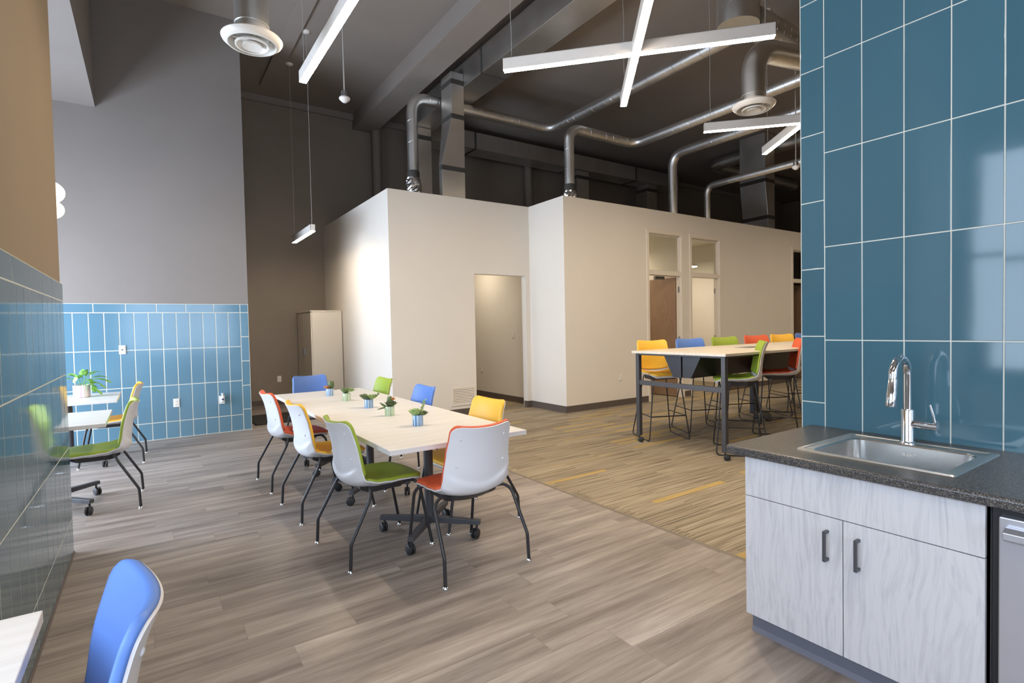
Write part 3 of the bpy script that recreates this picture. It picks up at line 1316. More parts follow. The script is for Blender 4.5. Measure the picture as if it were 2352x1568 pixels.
for ly in (y1 - .085,):
    l = MB()
    l.box((7.28 - HX, ly, .085), (7.40 - HX, ly + .07, hz0))
    o = l.build('middle_leg', M['black'], t, bevel=.004)
    caster(o, 7.34 - HX, ly + .03, .2, .032, .09)
for sgn, nm in ((-1, 'a'), (1, 'b')):
    tr = MB()
    yi, yo, yb = .010 * sgn, .260 * sgn, .122 * sgn
    poly = [(0, yi, hz0 - .002), (0, yo, hz0 - .002), (0, yb, .815), (0, yi, .815)]
    tr.prism(poly, (4.95 - HX, 0, 0), (4.7, 0, 0))
    tr.build('cable_trough', M['black'], t)

r = tag(MB().lathe([(0, .004), (.055, .004), (.07, .003), (.075, 0), (0, 0)], (0, 0, 0), 24).build('floor_outlet', M['plate'], None, (7.75, 4.20, .001)), 'round pale floor outlet under the high table', 'floor outlet')
cp = []
for k in range(64):
    a = 2 * PI * k / 22
    rr = .055 + .014 * math.sin(k * .55)
    cp.append((7.18 + rr * math.cos(a), 4.16 + .05 * math.sin(a) + .0012 * k, .09 + rr * math.sin(a) * .95 + .004))
cp += [(7.3, 4.2, .03), (7.45, 4.22, .012), (7.68, 4.20, .012)]
tag(MB().tube(fillet(cp, .02, 2), .006, 6).build('power_cord', M['black_pl']), 'coiled black power cord on the carpet under the high table', 'cord')

# ------------------------------------------------------------------ plants
def leaf_mb(mb, base, direction, length, width, thick=.25, curl=.25, mi=0):
    """fleshy pointed leaf: closed lens cross-sections along a curved spine"""
    d = Vector(direction).normalized()
    up = Vector((0, 0, 1))
    side = d.cross(up)
    if side.length < 1e-3:
        side = Vector((1, 0, 0))
    side.normalize()
    nrm = side.cross(d).normalized()
    n, seg = 6, 6
    vs, fs = [], []
    for i in range(n + 1):
        t_ = i / n
        wv = 1.45 * width * (math.sin(PI * min(1, (t_ * .93 + .07)) ** .8)) ** .75 * .5 + .0004
        c = Vector(base) + d * length * t_ + nrm * curl * length * (t_ ** 2) * .6
        for k in range(seg):
            a = 2 * PI * k / seg
            vs.append(c + side * math.cos(a) * wv + nrm * math.sin(a) * wv * thick)
    for i in range(n):
        for k in range(seg):
            k2 = (k + 1) % seg
            fs.append((i * seg + k, i * seg + k2, (i + 1) * seg + k2, (i + 1) * seg + k))
    fs.append(tuple(range(seg))[::-1])
    fs.append(tuple(n * seg + k for k in range(seg)))
    mb.add(vs, fs, True, mi)


def rosette(mb, c, R_, n, elev0=.15, elev1=1.2, wr=.42, mi=0):
    for k in range(n):
        t_ = k / n
        a = k * 2.39996
        e = elev0 + (elev1 - elev0) * t_
        l = R_ * (1 - .45 * t_)
        d = (math.cos(a) * math.cos(e), math.sin(a) * math.cos(e), math.sin(e))
        leaf_mb(mb, c, d, l, l * wr, .3, .22, mi)


def sprig(mb, base, tip, n, ll, mi=0):
    base, tip = Vector(base), Vector(tip)
    mb.tube([base, base.lerp(tip, .5) + Vector((0, 0, .006)), tip], .002, 6, mi)
    for k in range(n):
        t_ = .35 + .65 * k / max(1, n - 1)
        a = k * 2.4
        leaf_mb(mb, base.lerp(tip, t_), (math.cos(a), math.sin(a), .7), ll, ll * .6, .35, .2, mi)


def grow(m, H0, k=1.28):
    m.v = [(x * k, y * k, H0 + (z - H0) * k if z > H0 - .02 else z) for x, y, z in m.v]
    return m


def succulent(label, x, y, potmat, kind, rz):
    r = thing('potted_succulent', label, 'plant', (x, y, .737), rz, 'potted succulents along the dining table')
    p = MB()
    R0, H0 = .038, .076
    p.lathe([(0, 0), (R0 * .94, 0), (R0, .004), (R0, H0 - .003), (R0 - .002, H0), (R0 - .005, H0 - .001), (R0 - .006, H0 - .012), (0, H0 - .012)], (0, 0, 0), 32)
    pt = p.build('pot', M[potmat], r)
    s_ = MB()
    s_.lathe([(R0 - .0065, H0 - .011), (R0 * .5, H0 - .007), (0, H0 - .006)], (0, 0, 0), 18)
    s_.build('soil', M['soil'], pt)
    if kind == 'rosette':
        m = MB()
        rosette(m, (-.012, -.006, H0 - .004), .058, 34, .42, 1.45, .40)
        grow(m, H0).build('rosette', M['leaf_light'], r)
        m = MB()
        rosette(m, (.026, .0, H0 - .002), .040, 22, .3, 1.3, .6)
        grow(m, H0).build('small_rosette', M['leaf_dark'], r)
        m = MB()
        sprig(m, (.012, .02, H0 - .005), (.036, .03, H0 + .075), 9, .016)
        grow(m, H0).build('sprig', M['leaf_light'], r)
    elif kind == 'mixed':
        m = MB()
        rosette(m, (.008, 0, H0), .050, 30, .35, 1.45, .60)
        grow(m, H0).build('rosette', M['leaf_dark'], r)
        m = MB()
        for a in range(5):
            leaf_mb(m, (0, 0, H0 - .005), (.25 * math.cos(a * 1.3), .25 * math.sin(a * 1.3), 1), .07, .022, .4, .1)
        grow(m, H0).build('upright_leaf_cluster', M['leaf'], r)
        m = MB()
        rosette(m, (.012, .012, H0 + .038), .028, 12, .1, 1.2, .6)
        grow(m, H0).build('flower_head', M['leaf_rust'], r)
        m = MB()
        leaf_mb(m, (-.02, -.01, H0 - .006), (-1, -.3, -.15), .058, .014, .5, -.1)
        leaf_mb(m, (-.02, -.01, H0 - .002), (-.8, -.5, .6), .05, .026, .4, .1)
        grow(m, H0).build('trailing_leaf', M['leaf'], r)
    elif kind == 'spread':
        m = MB()
        for k in range(11):
            a = 2.0 + k * .27
            leaf_mb(m, (-.008, 0, H0 - .004), (math.cos(a), math.sin(a) * .9, .45 + .1 * (k % 2)), .066, .034, .3, .2)
        grow(m, H0).build('broad_leaf_cluster', M['leaf_dark'], r)
        m = MB()
        rosette(m, (.018, 0, H0), .052, 34, .3, 1.4, .34)
        grow(m, H0).build('rosette', M['leaf_light'], r)
        m = MB()
        sprig(m, (.02, 0, H0 - .004), (.066, .004, H0 + .03), 7, .02)
        grow(m, H0).build('sprig', M['leaf'], r)
    elif kind == 'bushy':
        m = MB()
        rosette(m, (-.006, 0, H0), .058, 38, .45, 1.45, .42)
        grow(m, H0).build('rosette', M['leaf'], r)
        m = MB()
        rosette(m, (.026, .004, H0 + .012), .044, 24, .2, 1.3, .5)
        grow(m, H0).build('small_rosette', M['leaf_light'], r)
    else:
        m = MB()
        rosette(m, (-.018, -.004, H0 + .002), .040, 24, .1, 1.2, .55)
        grow(m, H0).build('rosette', M['leaf_rust'], r)
        m = MB()
        for k in range(13):
            a = k * 2.4
            leaf_mb(m, (.014, .0, H0 - .004), (.45 * math.cos(a), .45 * math.sin(a), 1), .058 + .012 * (k % 2), .028, .35, .15)
        grow(m, H0).build('upright_leaf_cluster', M['leaf_dark'], r)
    return r


succulent('pale pointed rosette succulent in a blue striped pot, nearest on the long table', 1.575, 3.54, 'pot_blue', 'rosette', -.6)
succulent('dark mixed succulent in a green striped pot with one drooping leaf, second nearest', 1.58, 4.095, 'pot_green', 'mixed', -.6)
succulent('wide spreading succulent in a blue striped pot, in the middle of the row', 1.595, 4.63, 'pot_blue', 'spread', -.6)
succulent('bushy succulent in a green striped pot, second from the far end', 1.582, 5.23, 'pot_green', 'bushy', -.6)
succulent('rust and dark green succulent in a blue striped pot, farthest on the long table', 1.57, 5.78, 'pot_blue', 'rust', -.6)

r = thing('trailing_plant', 'bright green trailing houseplant in a pink striped pot on the alcove table', 'plant', (-.645, 7.665, .737))
p = MB()
p.lathe([(0, 0), (.072, 0), (.078, .005), (.080, .135), (.077, .139), (.072, .137), (.070, .12), (0, .12)], (0, 0, 0), 32)
pt = p.build('pot', M['pot_pink'], r)
s_ = MB()
s_.lathe([(.0695, .121), (.03, .127), (0, .128)], (0, 0, 0), 18)
s_.build('soil', M['soil'], pt)
rnd = random.Random(5)
vines = [(.30, -.02, .10), (.26, .10, .16), (.20, -.10, -.08), (.10, .12, .24), (-.12, .05, .22), (-.22, -.06, .16), (.04, -.10, .28), (.17, .0, .26), (.24, -.12, .02), (-.05, -.08, .18), (.12, -.14, .10)]
for vx, vy, vz in [(a * .72, b * .72, c * .85) for a, b, c in vines]:
    m = MB()
    st = Vector((vx * .12, vy * .12, .125))
    en = Vector((vx, vy, .125 + vz * .72))
    mid = st.lerp(en, .45) + Vector((0, 0, .085))
    pts = [st * (1 - q) ** 2 + mid * 2 * q * (1 - q) + en * q * q for q in [i / 8 for i in range(9)]]
    m.tube(pts, .0028, 6)
    for q in (4, 6, 8):
        pp = pts[q]
        a = rnd.uniform(0, 6.3)
        d = (pts[q] - pts[q - 1]).normalized() + Vector((.5 * math.cos(a), .5 * math.sin(a), -.35))
        # heart-like flat blade
        leaf_mb(m, pp, d, .075, .046, .12, -.15)
    m.build('vine', M['leaf_pothos'], r)

# ------------------------------------------------------------------ tall storage cabinet
r = thing('storage_cabinet', 'tall almond two-door storage cabinet against the office side wall', 'cabinet', (2.70, 10.55, 0))
cx0, cx1, cy0, cy1 = 2.445 - 2.70, 2.985 - 2.70, 10.03 - 10.55, 11.08 - 10.55
mb = MB()
mb.box((cx0, cy0, .03), (cx1, cy1, 1.775))
mb.build('carcass', M['cabinet_white'], r, bevel=.004)
mb = MB()
mb.box((cx0 - .03, cy0 - .008, 1.775), (cx1, cy1 + .008, 1.80))
mb.build('top_panel', M['cabinet_white'], r, bevel=.003)
for a, b, side in ((cy0 + .004, (cy0 + cy1) / 2 - .004, 1), ((cy0 + cy1) / 2 + .004, cy1 - .004, -1)):
    mb = MB()
    mb.box((cx0 - .022, a, .06), (cx0 - .001, b, 1.768))
    d = mb.build('door', M['cabinet_white'], r, bevel=.003)
    hy = b - .03 if side == 1 else a + .03
    h = MB()
    h.box((cx0 - .045, hy - .008, .98), (cx0 - .022, hy + .008, 1.10))
    h.build('handle', M['hinge'], d, bevel=.003)
for q in (cy0 + .03, cy1 - .08):
    mb = MB()
    mb.box((cx0 + .02, q, 0), (cx1 - .02, q + .05, .03))
    mb.build('foot', M['black_pl'], r)

# ------------------------------------------------------------------ cover plates, grille
def plate(name, label, cat, loc, normal, kind, w_=.072, h_=.116, mat='plate'):
    r = thing(name, label, cat, loc)
    n = Vector(normal)
    side = Vector((-n.y, n.x, 0))
    rot = Matrix((side, n * -1, Vector((0, 0, 1)))).transposed()

    def tb(x0, y0, z0, x1, y1, z1):
        m = MB()
        m.box((x0, y0, z0), (x1, y1, z1), rot=rot)
        return m
    pl = tb(-w_ / 2, -.006, -h_ / 2, w_ / 2, .0, h_ / 2).build('cover_plate', M[mat], r, bevel=.002)
    if kind == 'outlet':
        for z in (-.021, .021):
            sct = tb(-.017, -.009, z - .015, .017, -.004, z + .015).build('socket', M[mat], r, bevel=.003)
            s2 = MB()
            for x in (-.006, .006):
                s2.box((x - .0012, -.0096, z - .004), (x + .0012, -.0088, z + .006), rot=rot)
            s2.build('slot', M['black_pl'], sct)
    elif kind == 'switch':
        tb(-.005, -.014, -.011, .005, -.004, .011).build('toggle', M[mat], r, bevel=.001)
    elif kind == 'data':
        tb(-.010, -.008, -.008, .010, -.004, .006).build('jack', M['cab_dark'], r)
    for z in (-.042, .042):
        m = MB()
        m.lathe([(.003, 0), (.003, .0015), (0, .002)], tuple(rot @ Vector((0, -.006, z))), 8, rot @ Matrix.Rotation(PI / 2, 3, 'X'))
        m.build('screw', M['hinge'], pl)
    return r


plate('data_plate', 'white cover plate high on the blue alcove tile', 'cover plate', (-.296, 8.640, 1.233), (0, -1, 0), 'data')
plate('wall_outlet', 'white double outlet low in the middle of the blue alcove tile', 'outlet', (.28, 8.640, .480), (0, -1, 0), 'outlet')
plate('wall_outlet', 'white outlet holding a plug-in air freshener on the blue tile', 'outlet', (.832, 8.640, .470), (0, -1, 0), 'outlet')
r = thing('air_freshener', 'white plug-in air freshener with a navy mark on the tile outlet', 'air freshener', (.838, 8.624, .478))
mb = MB()
mb.lathe([(0, -.05), (.024, -.05), (.026, -.04), (.026, .02), (.018, .036), (.013, .044), (.013, .062), (.019, .066), (.019, .078), (0, .08)], (0, -.018, .012), 20)
mb.build('bottle_body', M['white_plastic'], r)
mb = MB()
mb.sphere((0, -.041, .004), .014, 12, 8, (1.2, .35, 1))
part_label(mb.build('badge', M['navy'], r), 'navy badge')
plate('wall_outlet', 'beige outlet on the dark wall left of the storage cabinet', 'outlet', (2.075, 11.160, .505), (0, -1, 0), 'outlet')
plate('wall_switch', 'light switch on the hallway wall inside the doorway', 'switch', (5.694, 8.34, 1.275), (-1, 0, 0), 'switch')
plate('wall_outlet', 'outlet low on the hallway wall inside the doorway', 'outlet', (5.694, 9.52, .56), (-1, 0, 0), 'outlet')
plate('wall_outlet', 'outlet on the cream wall left of the high table', 'outlet', (6.822, 6.676, .504), (0, -1, 0), 'outlet')

r = thing('air_grille', 'white louvred return air grille low on the cream wall', 'vent', (4.215, Y1 - .002, .318))
w2, h2 = .222, .152
mb = MB()
for a, b in (((-w2, -.012, -h2), (w2, 0, -h2 + .026)), ((-w2, -.012, h2 - .026), (w2, 0, h2)), ((-w2, -.012, -h2 + .026), (-w2 + .026, 0, h2 - .026)), ((w2 - .026, -.012, -h2 + .026), (w2, 0, h2 - .026))):
    mb.box(a, b)
mb.build('frame', M['trim'], r, bevel=.002)
mb = MB()
mb.box((-w2 + .02, -.002, -h2 + .02), (w2 - .02, 0, h2 - .02))
mb.build('backing', M['cab_dark'], r)
for k in range(10):
    z = -h2 + .036 + k * .0258
    mb = MB()
    mb.prism([(0, -.010, z - .007), (0, -.008, z - .009), (0, -.001, z + .009), (0, -.003, z + .010)], (-w2 + .024, 0, 0), (2 * w2 - .048, 0, 0))
    mb.build('slat', M['trim'], r)

r = tag(MB().box((1.30, 8.90, 0), (2.9, 9.9, .022)).build('floor_mat', M['mat'], bevel=.004), 'dark floor mat behind the end of the alcove wall', 'mat')

# ------------------------------------------------------------------ kitchen counter
CXF, CY1 = 2.22, 1.402
r = thing('sink_cabinet', 'pale ash base cabinet under the sink with two doors', 'cabinet', (2.6, .98, 0))
ox, oy = 2.6, .98
y0, y1 = .556 - oy, CY1 - oy
mb = MB()
mb.box((CXF + .02 - ox, y0, .10), (CXF + .04 - ox, y1, .826))
mb.box((CXF + .02 - ox, y1 - .018, .10), (2.962 - ox, y1, .826))
mb.box((CXF + .02 - ox, y0, .10), (2.962 - ox, y0 + .018, .826))
mb.box((2.945 - ox, y0, .10), (2.962 - ox, y1, .826))
mb.box((CXF + .02 - ox, y0, .10), (2.962 - ox, y1, .118))
mb.build('carcass', M['cab_wood'], r)
mb = MB()
mb.prism([(0, 0, 0), (-.012, 0, 0), (-.006, 0, .010), (0, 0, .02), (0, 0, .10), (.02, 0, .10), (.02, 0, 0)], (CXF + .062 - ox, y0, 0), (0, y1 - y0 + .006, 0))
mb.build('toe_kick', M['toe'], r)
g = .0035
ym = .990 - oy
mb = MB()
mb.box((CXF - ox, y0 + g, .645 + g / 2), (CXF + .019 - ox, y1, .824))
mb.build('drawer_front', M['cab_wood'], r, bevel=.0012, bseg=1)


def bar_pull(parent, y, z0, z1):
    h = MB()
    xx = CXF - ox
    u = [(0, z0), (-.034, z0), (-.034, z1), (0, z1), (0, z1 - .011), (-.024, z1 - .011), (-.024, z0 + .011), (0, z0 + .011)]
    h.prism([(xx + a_, 0, b_) for a_, b_ in u], (0, y - .006, 0), (0, .012, 0))
    part_label(h.build('handle', M['charcoal'], parent, bevel=.0015), 'dark bar handle')


for a, b, hy in ((ym + g / 2, y1, 1.046 - oy), (y0 + g, ym - g / 2, .932 - oy)):
    mb = MB()
    mb.box((CXF - ox, a, .103), (CXF + .019 - ox, b, .645 - g / 2))
    d = mb.build('door', M['cab_wood'], r, bevel=.0012, bseg=1)
    bar_pull(d, hy, .470, .592)

# dishwasher
r = thing('dishwasher', 'stainless dishwasher at the right edge of the counter', 'dishwasher', (2.6, .22, 0))
oy = .22
mb = MB()
mb.box((CXF + .03 - ox, -.08 - oy, .10), (2.955 - ox, .548 - oy, .822))
mb.build('tub_body', M['cab_dark'], r)
mb = MB()
mb.box((CXF - .012 - ox, -.06 - oy, .12), (CXF + .03 - ox, .524 - oy, .798))
d = mb.build('door', M['appliance'], r, bevel=.004)
mb = MB()
mb.prism([(0, 0, 0), (-.03, 0, .004), (-.045, 0, .012), (-.045, 0, .034), (-.02, 0, .044), (0, 0, .044)], (CXF - .012 - ox, -.04 - oy, .728), (0, .545, 0))
part_label(mb.build('handle', M['appliance'], d, bevel=.002), 'brushed pocket handle bar')
mb = MB()
mb.box((CXF + .02 - ox, -.06 - oy, .0), (CXF + .05 - ox, .53 - oy, .11))
mb.build('kick_plate', M['cab_dark'], r)

# countertop with a sink cut-out
SX0, SX1, SY0, SY1 = 2.345, 2.862, .672, 1.238
KX0, KX1 = 2.192, 2.972
CE = 1.478
r_ = MB()
ZT, ZB = .864, .826
r_.box((SX1 - .02, -1.5, ZB), (KX1 - .008, CE, ZT))
r_.box((KX0 + .022, SY1 - .02, ZB), (SX1 - .02, CE, ZT))
r_.box((KX0 + .022, -1.5, ZB), (SX1 - .02, SY0 + .02, ZT))
r_.box((KX0 + .022, SY0 + .02, ZB), (SX0 + .02, SY1 - .02, ZT))
prof = []
R0 = .012
for k in range(5):
    a = PI / 2 * k / 4
    prof.append((KX0 + R0 - R0 * math.sin(a), 0, ZT - R0 + R0 * math.cos(a)))
prof = [(KX0 + .022, 0, ZT)] + prof + [(KX0, 0, ZB + .004), (KX0 + .004, 0, ZB), (KX0 + .022, 0, ZB)]
r_.prism(prof, (0, -1.5, 0), (0, CE + 1.5, 0))
tag(r_.build('countertop', M['granite']), 'dark speckled countertop along the blue tile wall', 'countertop')

# sink: rim, basin shell
r = thing('kitchen_sink', 'stainless drop-in sink in the speckled countertop', 'sink', ((SX0 + SX1) / 2, (SY0 + SY1) / 2, ZT))
sx, sy = (SX0 + SX1) / 2, (SY0 + SY1) / 2


def rrect(x0, x1, y0, y1, r0, n=5):
    pts = []
    for cx_, cy_, a0 in ((x1 - r0, y1 - r0, 0), (x0 + r0, y1 - r0, PI / 2), (x0 + r0, y0 + r0, PI), (x1 - r0, y0 + r0, 1.5 * PI)):
        for k in range(n + 1):
            a = a0 + PI / 2 * k / n
            pts.append((cx_ + r0 * math.cos(a), cy_ + r0 * math.sin(a)))
    return pts


A0, A1, B0, B1 = SX0 - sx, SX1 - sx, SY0 - sy, SY1 - sy
bx0, bx1, by0, by1 = 2.375 - sx, 2.780 - sx, .722 - sy, 1.185 - sy
loops = [(rrect(A0, A1, B0, B1, .012), .0), (rrect(A0 + .003, A1 - .003, B0 + .003, B1 - .003, .012), .006),
         (rrect(A0 + .018, A1 - .018, B0 + .018, B1 - .018, .014), .0055), (rrect(A0 + .021, A1 - .021, B0 + .021, B1 - .021, .016), .0025),
         (rrect(bx0 - .006, bx1 + .006, by0 - .006, by1 + .006, .05), .0025), (rrect(bx0, bx1, by0, by1, .05), -.004),
         (rrect(bx0 + .004, bx1 - .004, by0 + .004, by1 - .004, .05), -.13), (rrect(bx0 + .012, bx1 - .012, by0 + .012, by1 - .012, .05), -.155),
         (rrect(bx0 + .04, bx1 - .04, by0 + .04, by1 - .04, .05), -.168)]
mb = MB()
vs, fs = [], []
n = len(loops[0][0])
for lp, z in loops:
    vs += [(x, y, z) for x, y in lp]
for i in range(len(loops) - 1):
    for k in range(n):
        k2 = (k + 1) % n
        fs.append((i * n + k, i * n + k2, (i + 1) * n + k2, (i + 1) * n + k))
fs.append(tuple((len(loops) - 1) * n + k for k in range(n)))
mb.add(vs, fs, True)
mb.mi = [1 if k < n * 4 else 0 for k in range(len(mb.f))]
bs = mb.build('basin', [M['stainless'], M['stainless_rim']], r)
bv = bs.modifiers.new('edges', 'EDGE_SPLIT')
bv.split_angle = math.radians(35)
mb = MB()
mb.lathe([(.0, -.168), (.038, -.167), (.042, -.166), (.044, -.168)], ((bx0 + bx1) / 2, (by0 + by1) / 2, .001), 24)
mb.build('drain', M['steel_glide'], r)

# etched maker's word on the basin wall
fc = bpy.data.curves.new('etched_word', 'FONT')
fc.body = 'ELKAY'
fc.size = .0165
fc.shear = .35
fc.extrude = .0003
fc.align_x = 'CENTER'
fo = bpy.data.objects.new('etched_word', fc)
COL.objects.link(fo)
dg = bpy.context.evaluated_depsgraph_get()
me = bpy.data.meshes.new_from_object(fo.evaluated_get(dg))
bpy.data.objects.remove(fo)
me.materials.clear()
me.materials.append(M['plate'])
tx = bpy.data.objects.new('etched_word', me)
COL.objects.link(tx)
tx.parent = r
tx.location = (bx1 - .0048, (by0 + by1) / 2 + .012, -.046)
tx.rotation_euler = (PI / 2, 0, -PI / 2)
part_label(tx, 'pale etched word on the basin wall')

# faucet
FXc, FYc = 2.826, .985
r = thing('kitchen_faucet', 'tall chrome gooseneck faucet standing behind the sink', 'faucet', (FXc, FYc, ZT + .0025))
mb = MB()
mb.lathe([(0, 0), (.031, 0), (.031, .005), (.026, .008), (.0245, .012), (.0245, .150), (.022, .155), (0, .157)], (0, 0, 0), 28)
mb.build('body', M['steel_glide'], r)
sp = [(0, 0, .15), (0, 0, .31)]
Rg = .078
for k in range(1, 17):
    a = PI * 1.03 * k / 16
    sp.append((-Rg + Rg * math.cos(a), .0, .31 + Rg * math.sin(a)))
mb = MB()
mb.tube(sp, .0165, 18)
mb.build('spout', M['steel_glide'], r)
e = Vector(sp[-1])
dd = (e - Vector(sp[-2])).normalized()
dd = Vector((-.13, .02, -.99)).normalized()
mb = MB()
rot = dd.to_track_quat('Z', 'Y').to_matrix()
mb.lathe([(.0165, 0), (.0175, .004), (.0175, .05), (.019, .053), (.0205, .118), (.019, .122), (.016, .122), (0, .118)], e, 22, rot)
mb.build('spray_head', M['steel_glide'], r)
mb = MB()
hd = Vector((0, -1, 0))
mb.tube(fillet([(0, 0, .05), (0, -.012, .092), (0, -.05, .090), (0, -.105, .090)], .03), [.012] * 2 + [.0175] * (len(fillet([(0, 0, .05), (0, -.012, .092), (0, -.05, .090), (0, -.105, .090)], .03)) - 2), 18)
mb.tube([(0, -.103, .090), (0, -.112, .090)], [.0185, .0185], 18)
hdl = mb.build('valve', M['steel_glide'], r)
mb = MB()
mb.tube([(0, -.103, .100), (-.006, -.098, .140), (-.012, -.088, .185)], [.006, .0045, .004], 10)
mb.build('lever', M['steel_glide'], r)

# ------------------------------------------------------------------ lighting
def bar_lamp(name, label, p0, p1, z, cables=(), group='linear ceiling lamps', ends=(0, 0), loc_parent=None):
    p0, p1 = Vector((*p0, z)), Vector((*p1, z))
    c = (p0 + p1) / 2
    L = (p1 - p0).length
    a = math.atan2(p1.y - p0.y, p1.x - p0.x)
    r = thing(name, label, 'pendant lamp', c, a, group) if loc_parent is None else loc_parent
    base = Vector((0, 0, 0))
    R_, off = Matrix.Identity(3), Vector((0, 0, 0))
    if loc_parent is not None:
        pa = loc_parent.rotation_euler.z
        R_ = Matrix.Rotation(a - pa, 3, 'Z')
        off = Matrix.Rotation(-pa, 3, 'Z') @ (c - loc_parent.location)

    def tr(p):
        return R_ @ Vector(p) + off
    W_ = .036
    mb = MB()
    # inverted channel: two sides and a top
    b = [(-L / 2, -W_, 0), (L / 2, W_, .105)]
    for q in (((-L / 2, -W_, -.002), (L / 2, -W_ + .004, .105)), ((-L / 2, W_ - .004, -.002), (L / 2, W_, .105)), ((-L / 2, -W_, .10), (L / 2, W_, .105)),
              ((-L / 2, -W_, .004), (-L / 2 + .004, W_, .105)), ((L / 2 - .004, -W_, .004), (L / 2, W_, .105))):
        m2 = MB().box(*q)
        mb.add([tr(v) for v in m2.v], m2.f)
    mb.build('housing', M['lamp_body'], r)
    le = MB()
    m2 = MB().box((-L / 2 + .002, -W_ + .004, -.006), (L / 2 - .002, W_ - .004, .004))
    le.add([tr(v) for v in m2.v], m2.f)
    le.build('lens', M['led'], r)
    for cx_ in cables:
        cb = MB()
        q0 = tr((cx_, 0, .10))
        hgt = CZ - (loc_parent.location.z if loc_parent is not None else z)
        m = [q0]
        for k in range(1, 12):
            m.append(Vector((q0.x + .004 * math.sin(k * 1.7), q0.y + .003 * math.cos(k * 2.1), q0.z + (hgt - q0.z) * k / 12)))
        m.append(Vector((q0.x, q0.y, hgt - .01)))
        cb.tube(m, .0028, 6)
        cb.build('cable', M['cable'], r)
        cp = MB()
        cp.lathe([(0, hgt - .03), (.03, hgt - .028), (.058, hgt - .012), (.062, hgt - .0005), (0, hgt)], (q0.x, q0.y, 0), 20)
        cp.build('canopy', M['lamp_body'], r)
    return r


bar_lamp('linear_pendant', 'long glowing linear lamp hanging over the dining table', (1.345, 5.585), (1.345, 3.145), 3.9, (-1.15, 1.15))
bar_lamp('linear_pendant', 'short linear lamp hung low before the dark rear wall', (2.095, 9.62), (2.095, 8.36), 2.935, (-.58, .58))
x = bar_lamp('cross_pendant', 'cross shaped pair of linear lamps, the largest lamp in view', (2.916, 4.336), (4.57, 2.571), 3.9, (-1.13, 1.13))
bar_lamp('', '', (4.52, 4.309), (2.935, 2.457), 3.897, (-1.1, 1.1), loc_parent=x)
x = bar_lamp('angled_pendant', 'V shaped pair of linear lamps over the high table', (6.03, 4.346), (6.90, 3.44), 3.9, (-.55,))
bar_lamp('', '', (6.845, 3.47), (7.60, 4.45), 3.898, (.5,), loc_parent=x)
# unseen lamps added to brighten the room and the office front wall
bar_lamp('linear_pendant', 'added unseen linear lamp above the kitchen side of the room', (-.9, .6), (.7, -1.2), 3.9, (-1, 1))
bar_lamp('linear_pendant', 'added unseen linear lamp above the far end of the high table', (9.6, 3.3), (11.2, 1.5), 3.9, (-1, 1))
bar_lamp('linear_pendant', 'added unseen linear lamp before the third office door', (12.2, 4.3), (14.0, 2.7), 3.9, (-1, 1))
bar_lamp('linear_pendant', 'added unseen linear lamp above the open office right of the tile wall', (7.0, 1.2), (9.2, .2), 3.9, (-1, 1))

# lamps in the offices behind the cream wall
def office_light(n, x, y, pw):
    l = bpy.data.lights.new('office_lamp_light', 'AREA')
    l.shape = 'SQUARE'
    l.size = .5
    l.energy = pw
    l.color = (1, .86, .66)
    o = bpy.data.objects.new('office_lamp_light', l)
    COL.objects.link(o)
    o.location = (x, y, 2.92)


office_light(1, 8.1, 8.3, 22)
office_light(2, 9.9, 8.3, 30)
office_light(3, 4.9, 9.2, 22)
r = thing('office_pendant', 'small lit pendant on a white cord seen through the second transom', 'pendant lamp', (10.09, 7.7, 3.3))
mb = MB()
mb.tube([(0, 0, 0), (.01, 0, -.12), (-.005, 0, -.25), (.03, 0, -.36), (.05, 0, -.44)], .012, 8)
mb.build('cord', M['trim'], r)
mb = MB()
mb.lathe([(0, -.60), (.16, -.60), (.17, -.575), (.03, -.52), (.02, -.44), (0, -.43)], (.05, 0, 0), 20)
mb.build('shade', M['lamp_body'], r)
mb = MB()
mb.lathe([(0, -.612), (.14, -.610), (.14, -.602), (0, -.601)], (.05, 0, 0), 20)
mb.build('lens', M['bulb'], r)

# alcove pendant: two stacked opal lobes, half hidden by the pier
r = thing('opal_pendant', 'glowing double-lobed opal lamp peeking out beside the tan pier', 'pendant lamp', (-.82, 7.0, 2.78))
mb = MB()
mb.sphere((0, 0, .085), .17, 24, 14, (1.0, 1.0, .72))
mb.build('upper_lobe', M['pendant_glow'], r)
mb = MB()
mb.sphere((0, 0, -.085), .16, 24, 14, (1.0, 1.0, .68))
mb.build('lower_lobe', M['pendant_glow'], r)
mb = MB()
mb.tube([(0, 0, .19), (0, 0, 4.34 - 2.78)], .004, 6)
mb.build('cord', M['cable'], r)

# sensors on rods
for x, y, z, lab in ((1.80, 5.72, 3.88, 'white occupancy sensor on a rod left of the ceiling beam'), (8.36, 4.385, 3.80, 'small white sensor on a rod beside the tiled wall')):
    r = thing('occupancy_sensor', lab, 'sensor', (x, y, z), 0, 'rod hung ceiling sensors')
    mb = MB()
    mb.lathe([(0, -.035), (.018, -.033), (.05, -.006), (.058, .006), (.054, .02), (.04, .026), (0, .026)], (0, 0, 0), 24)
    mb.build('sensor_dome', M['white_plastic'], r)
    mb = MB()
    mb.lathe([(.036, .026), (.036, .085), (0, .086)], (0, 0, 0), 18)
    mb.build('junction_box', M['hinge'], r)
    mb = MB()
    mb.tube([(0, 0, .08), (0, 0, CZ - z)], .008, 8)
    mb.build('rod', M['cable'], r)


# ------------------------------------------------------------------ ducts
def ring(mb, p, d, r, h=.012, ex=.006):
    rot = Vector(d).to_track_quat('Z', 'Y').to_matrix()
    mb.lathe([(r * .9, -h), (r + ex, -h * .6), (r + ex, h * .6), (r * .9, h)], p, 20, rot)


